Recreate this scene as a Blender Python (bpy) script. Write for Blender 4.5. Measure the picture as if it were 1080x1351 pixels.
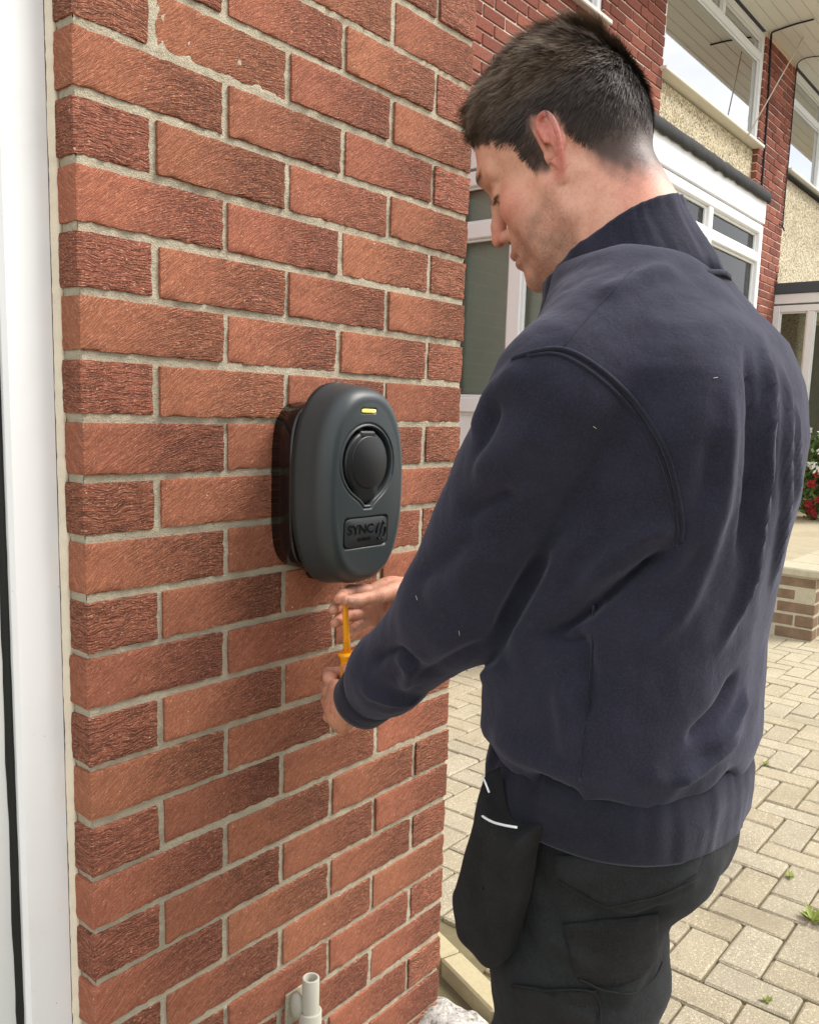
import bpy, bmesh, math, random
import numpy as np
from mathutils import Vector, Matrix, noise as mnoise
from mathutils.bvhtree import BVHTree

for o in list(bpy.data.objects): bpy.data.objects.remove(o)
S = bpy.context.scene
COL = S.collection
R = math.radians
rng = np.random.default_rng(7)
random.seed(7)

# ------------------------------------------------------------------ camera
CAM = np.array([-.5575, -.9702, 1.27])
YAW, PITCH, ROLL, FPX, CYPX = .8876, -.1438, .0308, 1132.8, 710.0
def _basis():
    f = np.array([math.sin(YAW)*math.cos(PITCH), math.cos(YAW)*math.cos(PITCH), math.sin(PITCH)])
    r = np.array([math.cos(YAW), -math.sin(YAW), 0.]); u = np.cross(r, f)
    return math.cos(ROLL)*r+math.sin(ROLL)*u, -math.sin(ROLL)*r+math.cos(ROLL)*u, f
CR, CU, CF = _basis()
def ray(x, y): return CF + CR*(x-540)/FPX - CU*(y-CYPX)/FPX
def onp(x, y, ax, v):                      # photo pixel -> point on an axis-aligned plane
    d = ray(x, y); return CAM + d*((v-CAM[ax])/d[ax])
def pj(P):
    d = np.atleast_2d(P)-CAM; z = d@CF
    return np.stack([540+FPX*(d@CR)/z, CYPX-FPX*(d@CU)/z, z], 1)
cd = bpy.data.cameras.new('camera'); cam = bpy.data.objects.new('camera', cd); COL.objects.link(cam)
cd.sensor_fit = 'HORIZONTAL'; cd.sensor_width = 36; cd.lens = 36*FPX/1080
cd.shift_y = (CYPX-675.5)/1080; cd.clip_start = .02; cd.clip_end = 2000
cam.matrix_world = Matrix(((CR[0], CU[0], -CF[0], CAM[0]), (CR[1], CU[1], -CF[1], CAM[1]), (CR[2], CU[2], -CF[2], CAM[2]), (0, 0, 0, 1)))
S.camera = cam

# ------------------------------------------------------------------ world, sun, exposure
SUN_DIR = Vector((.62, -.60, 1.0)).normalized()       # towards the sun
W = bpy.data.worlds.new('World'); S.world = W; W.use_nodes = True
nt = W.node_tree; nt.nodes.clear()
wo = nt.nodes.new('ShaderNodeOutputWorld'); bg = nt.nodes.new('ShaderNodeBackground')
sky = nt.nodes.new('ShaderNodeTexSky'); sky.sky_type = 'NISHITA'; sky.sun_disc = False
sky.sun_elevation = math.asin(SUN_DIR.z); sky.sun_rotation = math.atan2(SUN_DIR.x, SUN_DIR.y)
sky.dust_density = 2.0
tc = nt.nodes.new('ShaderNodeTexCoord'); mp = nt.nodes.new('ShaderNodeMapping'); mp.inputs['Scale'].default_value = (1, 1, 2.2)
nz = nt.nodes.new('ShaderNodeTexNoise'); nz.inputs['Scale'].default_value = 2.4; nz.inputs['Detail'].default_value = 7
rp = nt.nodes.new('ShaderNodeValToRGB'); rp.color_ramp.elements[0].position = .28; rp.color_ramp.elements[1].position = .52
mx = nt.nodes.new('ShaderNodeMix'); mx.data_type = 'RGBA'
nt.links.new(tc.outputs['Generated'], mp.inputs[0]); nt.links.new(mp.outputs[0], nz.inputs['Vector'])
nt.links.new(nz.outputs['Fac'], rp.inputs[0]); nt.links.new(rp.outputs[0], mx.inputs['Factor'])
nt.links.new(sky.outputs[0], mx.inputs['A']); mx.inputs['B'].default_value = (9.5, 9.6, 9.9, 1)   # bright cloud
nt.links.new(mx.outputs['Result'], bg.inputs[0]); bg.inputs[1].default_value = .092
nt.links.new(bg.outputs[0], wo.inputs[0])
sl = bpy.data.lights.new('sun', 'SUN'); sl.energy = 2.6; sl.angle = R(32); sl.color = (1, .95, .88)
so = bpy.data.objects.new('sun', sl); COL.objects.link(so); so.rotation_euler = SUN_DIR.to_track_quat('Z', 'Y').to_euler()
so.location = (2, -4, 6)
S.view_settings.view_transform = 'Standard'; S.view_settings.look = 'None'; S.view_settings.gamma = 1
S.view_settings.use_curve_mapping = False; S.view_settings.exposure = .92
S.render.engine = 'CYCLES'

# ------------------------------------------------------------------ material helpers
class NT:
    def __init__(s, name):
        s.m = bpy.data.materials.new(name); s.m.use_nodes = True; s.t = s.m.node_tree
        s.b = s.t.nodes['Principled BSDF']; s.out = s.t.nodes['Material Output']
    def n(s, typ, **kw):
        x = s.t.nodes.new('ShaderNode'+typ)
        for k, v in kw.items(): setattr(x, k, v)
        return x
    def set(s, node, k, v):
        if hasattr(v, 'is_output'): s.t.links.new(v, node.inputs[k])
        else: node.inputs[k].default_value = v
    def math(s, op, a, b=0., c=0.):
        x = s.n('Math', operation=op); s.set(x, 0, a); s.set(x, 1, b); s.set(x, 2, c); return x.outputs[0]
    def mix(s, f, a, b, mode='MIX'):
        x = s.n('Mix', data_type='RGBA', blend_type=mode); s.set(x, 'Factor', f); s.set(x, 'A', c4(a)); s.set(x, 'B', c4(b)); return x.outputs['Result']
    def noise(s, vec, scale, detail=3, rough=.5, dist=0.):
        x = s.n('TexNoise'); s.set(x, 'Scale', scale); s.set(x, 'Detail', detail); s.set(x, 'Roughness', rough); s.set(x, 'Distortion', dist)
        if vec is not None: s.set(x, 'Vector', vec)
        return x.outputs['Fac']
    def ramp(s, f, stops, interp='LINEAR'):
        x = s.n('ValToRGB'); cr = x.color_ramp; cr.interpolation = interp
        while len(cr.elements) < len(stops): cr.elements.new(.5)
        for e, (p, c) in zip(cr.elements, stops):
            e.position = p; e.color = c4(c) if not isinstance(c, (int, float)) else (c, c, c, 1)
        s.set(x, 0, f); return x.outputs[0]
    def sstep(s, v, a, b, lo=0., hi=1.):
        x = s.n('MapRange', interpolation_type='SMOOTHSTEP'); s.set(x, 0, v); s.set(x, 1, a); s.set(x, 2, b); s.set(x, 3, lo); s.set(x, 4, hi); return x.outputs[0]
    def bump(s, h, strength, dist, normal=None):
        x = s.n('Bump'); s.set(x, 'Strength', strength); s.set(x, 'Distance', dist); s.set(x, 'Height', h)
        if normal is not None: s.set(x, 'Normal', normal)
        return x.outputs[0]
    def coord(s, kind='Object'): return s.n('TexCoord').outputs[kind]
    def rand(s): return s.n('ObjectInfo').outputs['Random']
    def P(s, **kw):
        for k, v in kw.items():
            k = k.replace('_', ' ')
            if k in ('Base Color', 'Emission Color', 'Specular Tint', 'Sheen Tint'): v = c4(v)
            s.set(s.b, k, v)
        return s.m
def c4(c):
    if hasattr(c, 'is_output'): return c
    return (*c, 1) if len(c) == 3 else c
def sc(*a):                                 # sRGB 0-255 -> linear
    return tuple(((v/255)/12.92 if v <= 10 else (((v/255)+.055)/1.055)**2.4) for v in a)

def m_brick(name, header):
    N = NT(name); co = N.coord(); r = N.rand()
    sx = N.n('SeparateXYZ'); N.set(sx, 0, co)
    x, y, z = sx.outputs; r100 = N.math('MULTIPLY', r, 97.)
    xx = N.math('ADD', x, y)
    k1 = .05 if header else .45; k2 = .6 if header else 4.8
    # drag lines: steep at one end, flattening to the other
    cur = N.math('SUBTRACT', N.math('MULTIPLY', xx, k1), N.math('MULTIPLY', N.math('MULTIPLY', xx, xx), k2*.5))
    cb = N.n('CombineXYZ'); N.set(cb, 0, N.math('ADD', N.math('MULTIPLY', xx, 14.), r100)); N.set(cb, 1, N.math('MULTIPLY', z, 14.)); N.set(cb, 2, r100)
    wob = N.math('MULTIPLY', N.math('SUBTRACT', N.noise(cb.outputs[0], 1.6, 3), .5), .026 if header else .015)
    v = N.math('ADD', N.math('SUBTRACT', z, cur), wob)
    cs = N.n('CombineXYZ'); N.set(cs, 0, N.math('ADD', N.math('MULTIPLY', xx, 48.), r100)); N.set(cs, 1, N.math('MULTIPLY', v, 470. if header else 760.)); N.set(cs, 2, r100)
    st = N.noise(cs.outputs[0], 1., 2.5, .55)
    cg = N.n('CombineXYZ'); N.set(cg, 0, N.math('ADD', xx, r100)); N.set(cg, 1, z); N.set(cg, 2, y)
    gr = N.noise(cg.outputs[0], 700, 2, .7)
    big = N.noise(cg.outputs[0], 16, 3, .6)
    fl = N.noise(cg.outputs[0], 170, 1, .5)
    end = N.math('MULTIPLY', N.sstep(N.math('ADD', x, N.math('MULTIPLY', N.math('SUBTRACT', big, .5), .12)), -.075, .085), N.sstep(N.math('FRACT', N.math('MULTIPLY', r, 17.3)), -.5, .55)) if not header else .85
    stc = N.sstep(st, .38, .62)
    orange = N.mix(big, sc(161, 91, 63), sc(181, 108, 77)); drk = N.mix(big, sc(116, 63, 48), sc(136, 76, 58))  # the brick's own colours: orange body, darker red-brown end
    base = N.mix(N.math('MULTIPLY', end, .66), orange, drk)
    base = N.mix(N.math('MULTIPLY', N.math('SUBTRACT', 1., stc), N.math('ADD', .42, N.math('MULTIPLY', end, .34))), base, sc(66, 36, 30))
    base = N.mix(N.math('MULTIPLY', N.sstep(gr, .52, .70), .62), base, sc(212, 154, 118))
    base = N.mix(N.math('MULTIPLY', N.sstep(fl, .75, .79), .8), base, sc(226, 196, 168))
    c2_ = N.n('CombineXYZ'); N.set(c2_, 0, N.math('ADD', N.math('MULTIPLY', xx, 170.), r100)); N.set(c2_, 1, N.math('MULTIPLY', v, 900.)); N.set(c2_, 2, 4.)
    base = N.mix(N.math('MULTIPLY', N.sstep(N.noise(c2_.outputs[0], 1., 1., .5), .60, .68), .62), base, sc(218, 164, 132))
    br = N.math('ADD', .88, N.math('MULTIPLY', N.math('FRACT', N.math('MULTIPLY', r, 7.31)), .20))
    hs = N.n('HueSaturation'); N.set(hs, 'Color', base); N.set(hs, 'Value', br); N.set(hs, 'Hue', N.math('ADD', .497, N.math('MULTIPLY', N.math('FRACT', N.math('MULTIPLY', r, 31.7)), .006)))
    N.set(hs, 'Saturation', .95)
    h = N.math('ADD', N.math('MULTIPLY', st, N.math('ADD', .55, N.math('MULTIPLY', end, .6))), N.math('MULTIPLY', gr, .2))
    return N.P(Base_Color=hs.outputs[0], Roughness=.92, Specular_IOR_Level=.2, Normal=N.bump(h, 1., .0052))
def m_mortar():
    N = NT('mortar'); co = N.coord()
    a = N.noise(co, 520, 3, .7); b = N.noise(co, 22, 4, .6); c = N.noise(co, 130, 2, .6)
    col = N.mix(b, sc(166, 157, 136), sc(204, 195, 172)); col = N.mix(N.math('MULTIPLY', N.sstep(a, .5, .75), .55), col, sc(110, 100, 84))
    col = N.mix(N.math('MULTIPLY', N.sstep(c, .6, .75), .5), col, sc(222, 212, 190))
    return N.P(Base_Color=col, Roughness=.97, Specular_IOR_Level=.1, Normal=N.bump(N.math('ADD', a, c), .9, .003))
def m_plain(name, col, rough=.5, spec=.5, bump=0, bscale=200, var=.0, vscale=8, metallic=0, **kw):
    N = NT(name); co = N.coord()
    if var: col = N.mix(N.noise(co, vscale, 5, .65), tuple(c*(1-var) for c in col), tuple(min(1, c*(1+var)) for c in col))
    N.P(Base_Color=col, Roughness=rough, Specular_IOR_Level=spec, Metallic=metallic, **kw)
    if bump: N.P(Normal=N.bump(N.noise(co, bscale, 3, .6), bump, .001))
    return N.m
def m_white(name, col=(.80, .81, .80), dirt=.25):
    N = NT(name); co = N.coord()
    d = N.math('MULTIPLY', N.sstep(N.noise(co, 5, 6, .7), .5, .8), dirt)
    sp = N.math('MULTIPLY', N.sstep(N.noise(co, 160, 1), .77, .8), dirt*1.6)
    c = N.mix(d, col, sc(196, 190, 172)); c = N.mix(sp, c, sc(90, 84, 74))
    return N.P(Base_Color=c, Roughness=.32, Specular_IOR_Level=.45)
def m_farbrick():
    N = NT('far_brick'); co = N.coord(); r = N.rand()
    a = N.noise(co, 60, 3, .7)
    col = N.ramp(N.math('FRACT', N.math('MULTIPLY', r, 5.3)), [(0, sc(122, 72, 60)), (.5, sc(144, 86, 72)), (.8, sc(160, 98, 80)), (1, sc(114, 72, 64))])
    col = N.mix(N.math('MULTIPLY', N.sstep(a, .45, .7), .5), col, sc(98, 58, 50))
    return N.P(Base_Color=col, Roughness=.9, Specular_IOR_Level=.2, Normal=N.bump(a, .8, .006))
def m_pebble():
    N = NT('pebbledash'); co = N.coord()
    vo = N.n('TexVoronoi'); N.set(vo, 'Vector', co); N.set(vo, 'Scale', 75)
    col = N.mix(N.n('SeparateColor').outputs[0], sc(176, 158, 120), sc(176, 158, 120))
    sp = N.n('SeparateColor'); N.set(sp, 0, vo.outputs['Color'])
    col = N.ramp(sp.outputs[0], [(0, sc(128, 114, 90)), (.35, sc(190, 174, 140)), (.7, sc(216, 203, 170)), (1, sc(236, 226, 200))])
    col = N.mix(N.math('MULTIPLY', N.sstep(N.noise(co, 2.5, 4), .5, .75), .35), col, sc(150, 138, 110))
    return N.P(Base_Color=col, Roughness=.9, Normal=N.bump(N.math('SUBTRACT', 1., vo.outputs['Distance']), .8, .008))
def m_paver():
    N = NT('paver'); co = N.coord(); r = N.rand()
    wp = N.n('NewGeometry').outputs['Position']
    a = N.noise(wp, 420, 3, .75); b = N.noise(wp, 9, 4, .6); c = N.noise(wp, 150, 2, .6)
    col = N.mix(b, sc(172, 161, 137), sc(196, 186, 162))
    col = N.mix(N.math('MULTIPLY', N.sstep(a, .46, .64), .75), col, sc(112, 102, 80)); col = N.mix(N.math('MULTIPLY', N.sstep(c, .56, .68), .65), col, sc(228, 218, 190))
    col = N.mix(N.math('MULTIPLY', N.sstep(N.noise(wp, 1.7, 5, .65), .48, .75), .42), col, sc(128, 118, 98)); col = N.mix(N.math('MULTIPLY', N.sstep(N.noise(wp, 26, 4, .7), .58, .72), .35), col, sc(120, 112, 92))
    hs = N.n('HueSaturation'); N.set(hs, 'Color', col); N.set(hs, 'Value', N.math('ADD', .93, N.math('MULTIPLY', r, .13))); N.set(hs, 'Saturation', N.math('ADD', .93, N.math('MULTIPLY', N.math('FRACT', N.math('MULTIPLY', r, 9.7)), .14)))
    return N.P(Base_Color=hs.outputs[0], Roughness=.95, Specular_IOR_Level=.15, Normal=N.bump(a, .9, .004))
def m_glass(name, ior, add):
    N = NT(name); t = N.t
    g = N.n('BsdfGlossy'); N.set(g, 'Roughness', .005); tr = N.n('BsdfTransparent'); N.set(tr, 'Color', (.80, .84, .82, 1))
    fr = N.n('Fresnel'); N.set(fr, 'IOR', ior)
    mxs = N.n('MixShader'); N.set(mxs, 0, N.math('ADD', fr.outputs[0], add)); t.links.new(tr.outputs[0], mxs.inputs[1]); t.links.new(g.outputs[0], mxs.inputs[2])
    t.links.new(mxs.outputs[0], N.out.inputs[0]); return N.m
def m_fabric(name, col, col2, bs=1400, rough=.92, sheen=.35, mott=.25, weave=.35):
    N = NT(name); co = N.coord()
    a = N.noise(co, bs, 2, .6); b = N.noise(co, 22, 5, .65); c = N.noise(co, 7, 4, .6)
    base = N.mix(N.sstep(b, .35, .7), col, col2); base = N.mix(N.math('MULTIPLY', N.sstep(c, .4, .7), mott), base, tuple(x*1.5 for x in col2))
    hea = N.noise(co, 420, 3, .7); base = N.mix(N.math('MULTIPLY', N.sstep(hea, .42, .7), .4), base, tuple(x*1.9 for x in col2))
    crump = N.noise(co, 34, 5, .62, .4)
    nb = N.bump(crump, .30, .006); nb = N.bump(a, weave, .0008, nb)
    return N.P(Base_Color=base, Roughness=rough, Specular_IOR_Level=.12, Sheen_Weight=sheen*.6, Sheen_Roughness=.5, Sheen_Tint=(.62, .63, .78), Normal=nb)
def m_skin():
    N = NT('skin'); co = N.coord()
    at = N.n('Attribute', attribute_name='tint').outputs['Color']
    a = N.noise(co, 950, 2, .6); b = N.noise(co, 45, 4, .6)
    sr = N.n('SeparateColor'); N.set(sr, 0, at); kf = N.sstep(sr.outputs[0], .1, .5); base = N.mix(N.math('MULTIPLY', N.math('MULTIPLY', N.sstep(b, .4, .7), .22), kf), at, sc(176, 92, 76)); f_ = N.noise(co, 320, 3, .7); base = N.mix(N.math('MULTIPLY', N.math('MULTIPLY', N.sstep(f_, .5, .72), .22), kf), base, sc(150, 84, 66)); base = N.mix(N.math('MULTIPLY', N.math('MULTIPLY', N.sstep(f_, .5, .3), .15), kf), base, sc(236, 196, 176))
    return N.P(Base_Color=base, Roughness=.48, Specular_IOR_Level=.4, Subsurface_Weight=.18, Subsurface_Radius=(.012, .004, .002), Subsurface_Scale=.5, Normal=N.bump(N.math('ADD', a, f_), .35, .0010))

def m_hair():
    N = NT('dark_brown_hair'); at = N.n('Attribute', attribute_name='tint').outputs['Color']
    return N.P(Base_Color=at, Roughness=.6, Specular_IOR_Level=.35)
M = dict(
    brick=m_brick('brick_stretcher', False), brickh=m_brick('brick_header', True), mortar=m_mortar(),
    white=m_white('white_upvc'), cream=m_plain('cream_sealant', sc(228, 218, 196), .7, .3, .5, 300, .15, 60), panel=m_white('offwhite_door_panel', (.62, .63, .61), .3),
    gasket=m_plain('black_gasket', (.012, .013, .012), .6, .3, .4, 150),
    shell=m_plain('charcoal_plastic', sc(51, 58, 60), .42, .5, .10, 1500), shelld=m_plain('black_plastic', (.010, .011, .012), .38, .5, .1, 1500),
    gloss=m_plain('gloss_black_plastic', (.006, .005, .005), .14, .5), badge=m_plain('badge_plastic', sc(36, 40, 42), .5, .4),
    conduit=m_plain('grey_conduit', sc(176, 174, 160), .45, .4, .2, 80, .08, 12),
    farbrick=m_farbrick(), farmortar=m_plain('far_mortar', sc(218, 200, 182), .95, .1, 0, 0, .15, 10), pebble=m_pebble(), paver=m_paver(),
    glass=m_glass('window_glass', 1.5, .0), glassr=m_glass('coated_window_glass', 1.8, .58), screen=m_plain('grey_blind', sc(238, 241, 230), .9, .1, 0, 0, .12, 3), interior=m_plain('dark_room', sc(120, 126, 118), .9, .1, 0, 0, .2, 1.5), blind=m_plain('blind_fabric', sc(232, 236, 236), .8, .2),
    felt=m_plain('roofing_felt', sc(62, 62, 62), .9, .2, 1., 160, .35, 20), soffit=m_plain('soffit_board', sc(232, 230, 220), .5, .3, 0, 0, .06, 3),
    grey=m_plain('slate_grey_trim', sc(70, 78, 84), .5, .4), cable=m_plain('black_cable', (.015, .012, .014), .5, .3), wire=m_plain('pale_wire', sc(206, 196, 176), .6, .3),
    soil=m_plain('soil', sc(96, 84, 62), .98, .1, 1., 120, .45, 40), sand=m_plain('jointing_sand', sc(112, 104, 80), .98, .1, 1., 300, .45, 14),
    ground=m_plain('ground', sc(120, 112, 96), .98, .1, .8, 60, .25, 2), kerb=m_plain('kerb_concrete', sc(176, 166, 134), .95, .1, 1., 350, .2, 90),
    coping=m_plain('coping_stone', sc(172, 164, 142), .95, .1, 1., 200, .25, 30), wallbrick=m_plain('buff_brick', sc(120, 100, 82), .95, .1, 1., 90, .55, 14),
    navy=m_fabric('navy_sweatshirt', sc(32, 32, 42), sc(38, 38, 50)), navyr=m_fabric('navy_rib', sc(26, 26, 34), sc(32, 32, 41), 900, weave=.6),
    black=m_fabric('black_workwear', sc(28, 30, 30), sc(36, 38, 38), 1200, .85, .1, .3), blackc=m_fabric('black_cordura', sc(25, 25, 25), sc(34, 34, 34), 700, .8, .06, .35, .7),
    piping=m_plain('white_piping', (.7, .72, .74), .4, .5), skin=m_skin(), yellow=m_plain('yellow_insulation', sc(246, 166, 20), .4, .5, 0, 0, .04, 40),
    hair=m_hair(), leather=m_plain('boot_leather', (.02, .018, .016), .6, .4, .5, 200),
    leaf=m_plain('leaf', sc(84, 112, 60), .6, .3, 0, 0, .4, 30), leafw=m_plain('weed_leaf', sc(128, 138, 66), .6, .3, 0, 0, .3, 60), petal=m_plain('red_petal', sc(158, 44, 52), .6, .3), petalw=m_plain('white_petal', (.8, .8, .76), .6, .3),
    stem=m_plain('stem', sc(80, 78, 44), .8, .2),
)
def m_rock():
    N = NT('pale_stone'); co = N.coord(); a = N.noise(co, 75, 6, .75, .6); b = N.noise(co, 260, 3, .7)
    col = N.ramp(a, [(.33, sc(70, 66, 60)), (.43, sc(150, 146, 138)), (.55, sc(192, 189, 182)), (.7, sc(210, 208, 202))])
    return N.P(Base_Color=col, Roughness=.9, Normal=N.bump(N.math('ADD', a, N.math('MULTIPLY', b, .3)), 1., .004))
M['rock'] = m_rock()
def m_led():
    N = NT('yellow_led'); return N.P(Base_Color=(.9, .8, .15), Emission_Color=(1., .80, .16), Emission_Strength=.28, Roughness=.3)
M['led'] = m_led()

# ------------------------------------------------------------------ mesh helpers
def me_of(name, V, F, mat, smooth=False):
    me = bpy.data.meshes.new(name)
    V = np.asarray(V, dtype=np.float64)
    me.from_pydata(V.tolist(), [], F.tolist() if isinstance(F, np.ndarray) else F)
    if mat: me.materials.append(M[mat] if isinstance(mat, str) else mat)
    if smooth: me.shade_smooth()
    me.update(); return me
def obj(name, me, parent=None, loc=(0, 0, 0), rot=None):
    o = bpy.data.objects.new(name, me); COL.objects.link(o); o.location = loc
    if rot: o.rotation_euler = rot
    if parent: o.parent = parent
    return o
def tag(o, label, cat, group=None, kind=None):
    if label: o['label'] = label
    if cat: o['category'] = cat
    if group: o['group'] = group
    if kind: o['kind'] = kind
    return o
class MB:
    """collects boxes and tubes for ONE mesh; coordinates are world, shifted to the thing's origin on build"""
    def __init__(s): s.V = []; s.F = []
    def add(s, V, F):
        n = len(s.V); s.V += [tuple(map(float, v)) for v in V]; s.F += [tuple(int(i)+n for i in f) for f in F]; return s
    def box(s, a, b, bev=0.):
        lo = np.minimum(a, b); hi = np.maximum(a, b)
        if bev <= 0:
            V = [(x, y, z) for x in (lo[0], hi[0]) for y in (lo[1], hi[1]) for z in (lo[2], hi[2])]
            return s.add(V, [(0, 1, 3, 2), (4, 6, 7, 5), (0, 4, 5, 1), (2, 3, 7, 6), (0, 2, 6, 4), (1, 5, 7, 3)])
        V, F = bevbox(lo, hi, bev); return s.add(V, F)
    def tube(s, pts, r, n=8, cap=True):
        V, F = tube(pts, r, n, cap); return s.add(V, F)
    def build(s, name, mat, parent=None, origin=(0, 0, 0), smooth=False):
        V = np.array(s.V)-np.array(origin)
        return obj(name, me_of(name, V, s.F, mat, smooth), parent)
_bb = {}
def bevbox(lo, hi, bev):
    lo = np.array(lo, float); hi = np.array(hi, float); c = (lo+hi)/2; h = (hi-lo)/2
    V = []; idx = {}
    for ax in range(3):
        for sx in (-1, 1):
            for sy in (-1, 1):
                for sz in (-1, 1):
                    s_ = np.array([sx, sy, sz]); p = c+s_*h
                    for k in range(3):
                        if k != ax: p[k] -= s_[k]*bev
                    idx[(ax, sx, sy, sz)] = len(V); V.append(p)
    F = []
    for ax in range(3):
        for sg in (-1, 1):
            o = [k for k in range(3) if k != ax]; q = []
            for a, b in ((-1, -1), (1, -1), (1, 1), (-1, 1)):
                s_ = [0, 0, 0]; s_[ax] = sg; s_[o[0]] = a; s_[o[1]] = b; q.append(idx[(ax, *s_)])
            F.append(q)
    for a, b in ((0, 1), (0, 2), (1, 2)):
        c3 = 3-a-b
        for sa in (-1, 1):
            for sb in (-1, 1):
                q = []
                for ax, sg3 in ((a, -1), (a, 1), (b, 1), (b, -1)):
                    s_ = [0, 0, 0]; s_[a] = sa; s_[b] = sb; s_[c3] = sg3; q.append(idx[(ax, *s_)])
                F.append(q)
    for sx in (-1, 1):
        for sy in (-1, 1):
            for sz in (-1, 1): F.append([idx[(0, sx, sy, sz)], idx[(1, sx, sy, sz)], idx[(2, sx, sy, sz)]])
    V = np.array(V); G = []
    for f in F:                              # outward winding
        p = V[f]; nrm = np.cross(p[1]-p[0], p[2]-p[0])
        G.append(f if nrm@(p.mean(0)-c) > 0 else f[::-1])
    return V, G
def tube(pts, r, n=8, cap=True):
    pts = np.array(pts, float); r = np.broadcast_to(np.array(r, float), (len(pts),)); V = []; F = []
    t = np.gradient(pts, axis=0); t /= np.linalg.norm(t, axis=1)[:, None]+1e-12
    up = np.array([0, 0, 1.]) if abs(t[0][2]) < .9 else np.array([1., 0, 0])
    a = np.cross(t[0], up); a /= np.linalg.norm(a)
    for i, p in enumerate(pts):
        a = a-t[i]*(a@t[i]); a /= np.linalg.norm(a); b = np.cross(t[i], a)
        for k in range(n):
            g = 2*math.pi*k/n; V.append(p+r[i]*(math.cos(g)*a+math.sin(g)*b))
    for i in range(len(pts)-1):
        for k in range(n):
            k2 = (k+1) % n; F.append((i*n+k, i*n+k2, (i+1)*n+k2, (i+1)*n+k))
    if cap: F.append(tuple(range(n))[::-1]); F.append(tuple((len(pts)-1)*n+k for k in range(n)))
    return V, F
def empty(name, loc=(0, 0, 0)):
    o = bpy.data.objects.new(name, None); COL.objects.link(o); o.location = loc; o.empty_display_size = .1; return o
def crom(pts, m=8):
    P = np.array(pts, float); P = np.vstack([2*P[0]-P[1], P, 2*P[-1]-P[-2]]); out = []
    for i in range(1, len(P)-2):
        for k in range(m):
            t = k/m; out.append(.5*((2*P[i])+(-P[i-1]+P[i+1])*t+(2*P[i-1]-5*P[i]+4*P[i+1]-P[i+2])*t*t+(-P[i-1]+3*P[i]-3*P[i+1]+P[i+2])*t**3))
    out.append(P[-2]); return np.array(out)
def fbm(p, s): return mnoise.fractal(Vector(p)*s, 1., 2., 3)

# ------------------------------------------------------------------ the ground and the block-paved drive
g = obj('ground', me_of('ground', [(-400, -400, -.16), (400, -400, -.16), (400, 400, -.16), (-400, 400, -.16)], [(0, 1, 2, 3)], 'ground')); g['kind'] = 'structure'
drive = obj('driveway', MB().box((-3.2, -6, -.15), (12., 2.0, -.012)).add([], []).V and me_of('driveway', *(lambda b: (b.V, b.F))(MB().box((.80, -6, -.15), (12., 2.0, -.012)).box((-3.2, -6, -.15), (.80, -.02, -.012))), 'sand'))
drive['kind'] = 'structure'
def paver_mesh(L, Wd, seed):
    V, F = bevbox((-L/2+.003, -Wd/2+.003, -.06), (L/2-.003, Wd/2-.003, 0), .005)
    rs = np.random.default_rng(seed); V = V+rs.normal(0, .0007, V.shape); return me_of('paver', V, F, 'paver')
PV = [paver_mesh(.2, .1, i) for i in range(8)]
KB0 = onp(575, 1240, 2, .03); _k1 = onp(655, 1320, 2, .03); _kd = (_k1-KB0)*np.array((1, 1, 0)); _kd /= np.linalg.norm(_kd); KBN = np.array((_kd[1], -_kd[0], 0))
KBN = KBN if KBN@(CAM-KB0) > 0 else -KBN; KB0 = KB0*np.array((1, 1, 0))
cells = []
for i in range(-46, 110):
    for j in range(-60, 28):
        m = (i+j) % 4
        if m == 0: c = (1.19+(i+1)*.1, -.67+(j+.5)*.1, 0)
        elif m == 2: c = (1.19+(i+.5)*.1, -.67+(j+1)*.1, 1)
        else: continue
        hx, hy = (.1, .05) if c[2] == 0 else (.05, .1)
        if c[1]+hy > 2.0 or c[1]-hy < -6 or c[0]-hx < -3.2 or c[0]+hx > 12: continue
        if c[0]-hx < 1.6 and c[1]+hy > -.3 and ((np.array((c[0], c[1], 0))-KB0)@KBN) > -.12: continue       # bed beside the pier
        if c[0]-hx < .86 and c[1]+hy > -.02: continue
        cells.append(c)
P3 = np.array([(c[0], c[1], 0) for c in cells]); q = pj(P3)
vis = (q[:, 2] > .3) & (q[:, 0] > 560) & (q[:, 0] < 1110) & (q[:, 1] > 560) & (q[:, 1] < 1390)
blk = ((q[:, 0] > 650) & (q[:, 0] < 880)) | ((q[:, 0] >= 880) & (q[:, 0] < 960) & (q[:, 1] < 1080)) | ((q[:, 0] < 585))
cand = [i for i in np.argsort(q[:, 2]) if vis[i] and not blk[i]][:298]
cs = set(cand); rest = MB()
for i, c in enumerate(cells):
    rz = (0 if c[2] == 0 else math.pi/2)+rng.choice([0, math.pi]); tz = rng.normal(0, .0012); ti = rng.normal(0, .004, 2)
    if i in cs:
        o = obj('paver', PV[i % 8], drive, (c[0], c[1], tz), (ti[0], ti[1], rz+rng.normal(0, .006)))
    elif c[0] > -1.5 and c[1] > -3 and c[0] < 7:
        hx, hy = (.0978, .0478) if c[2] == 0 else (.0478, .0978)
        rest.box((c[0]-hx, c[1]-hy, -.03), (c[0]+hx, c[1]+hy, tz), .004)
o = rest.build('paver_field', 'paver', drive); o['kind'] = 'stuff'

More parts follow.
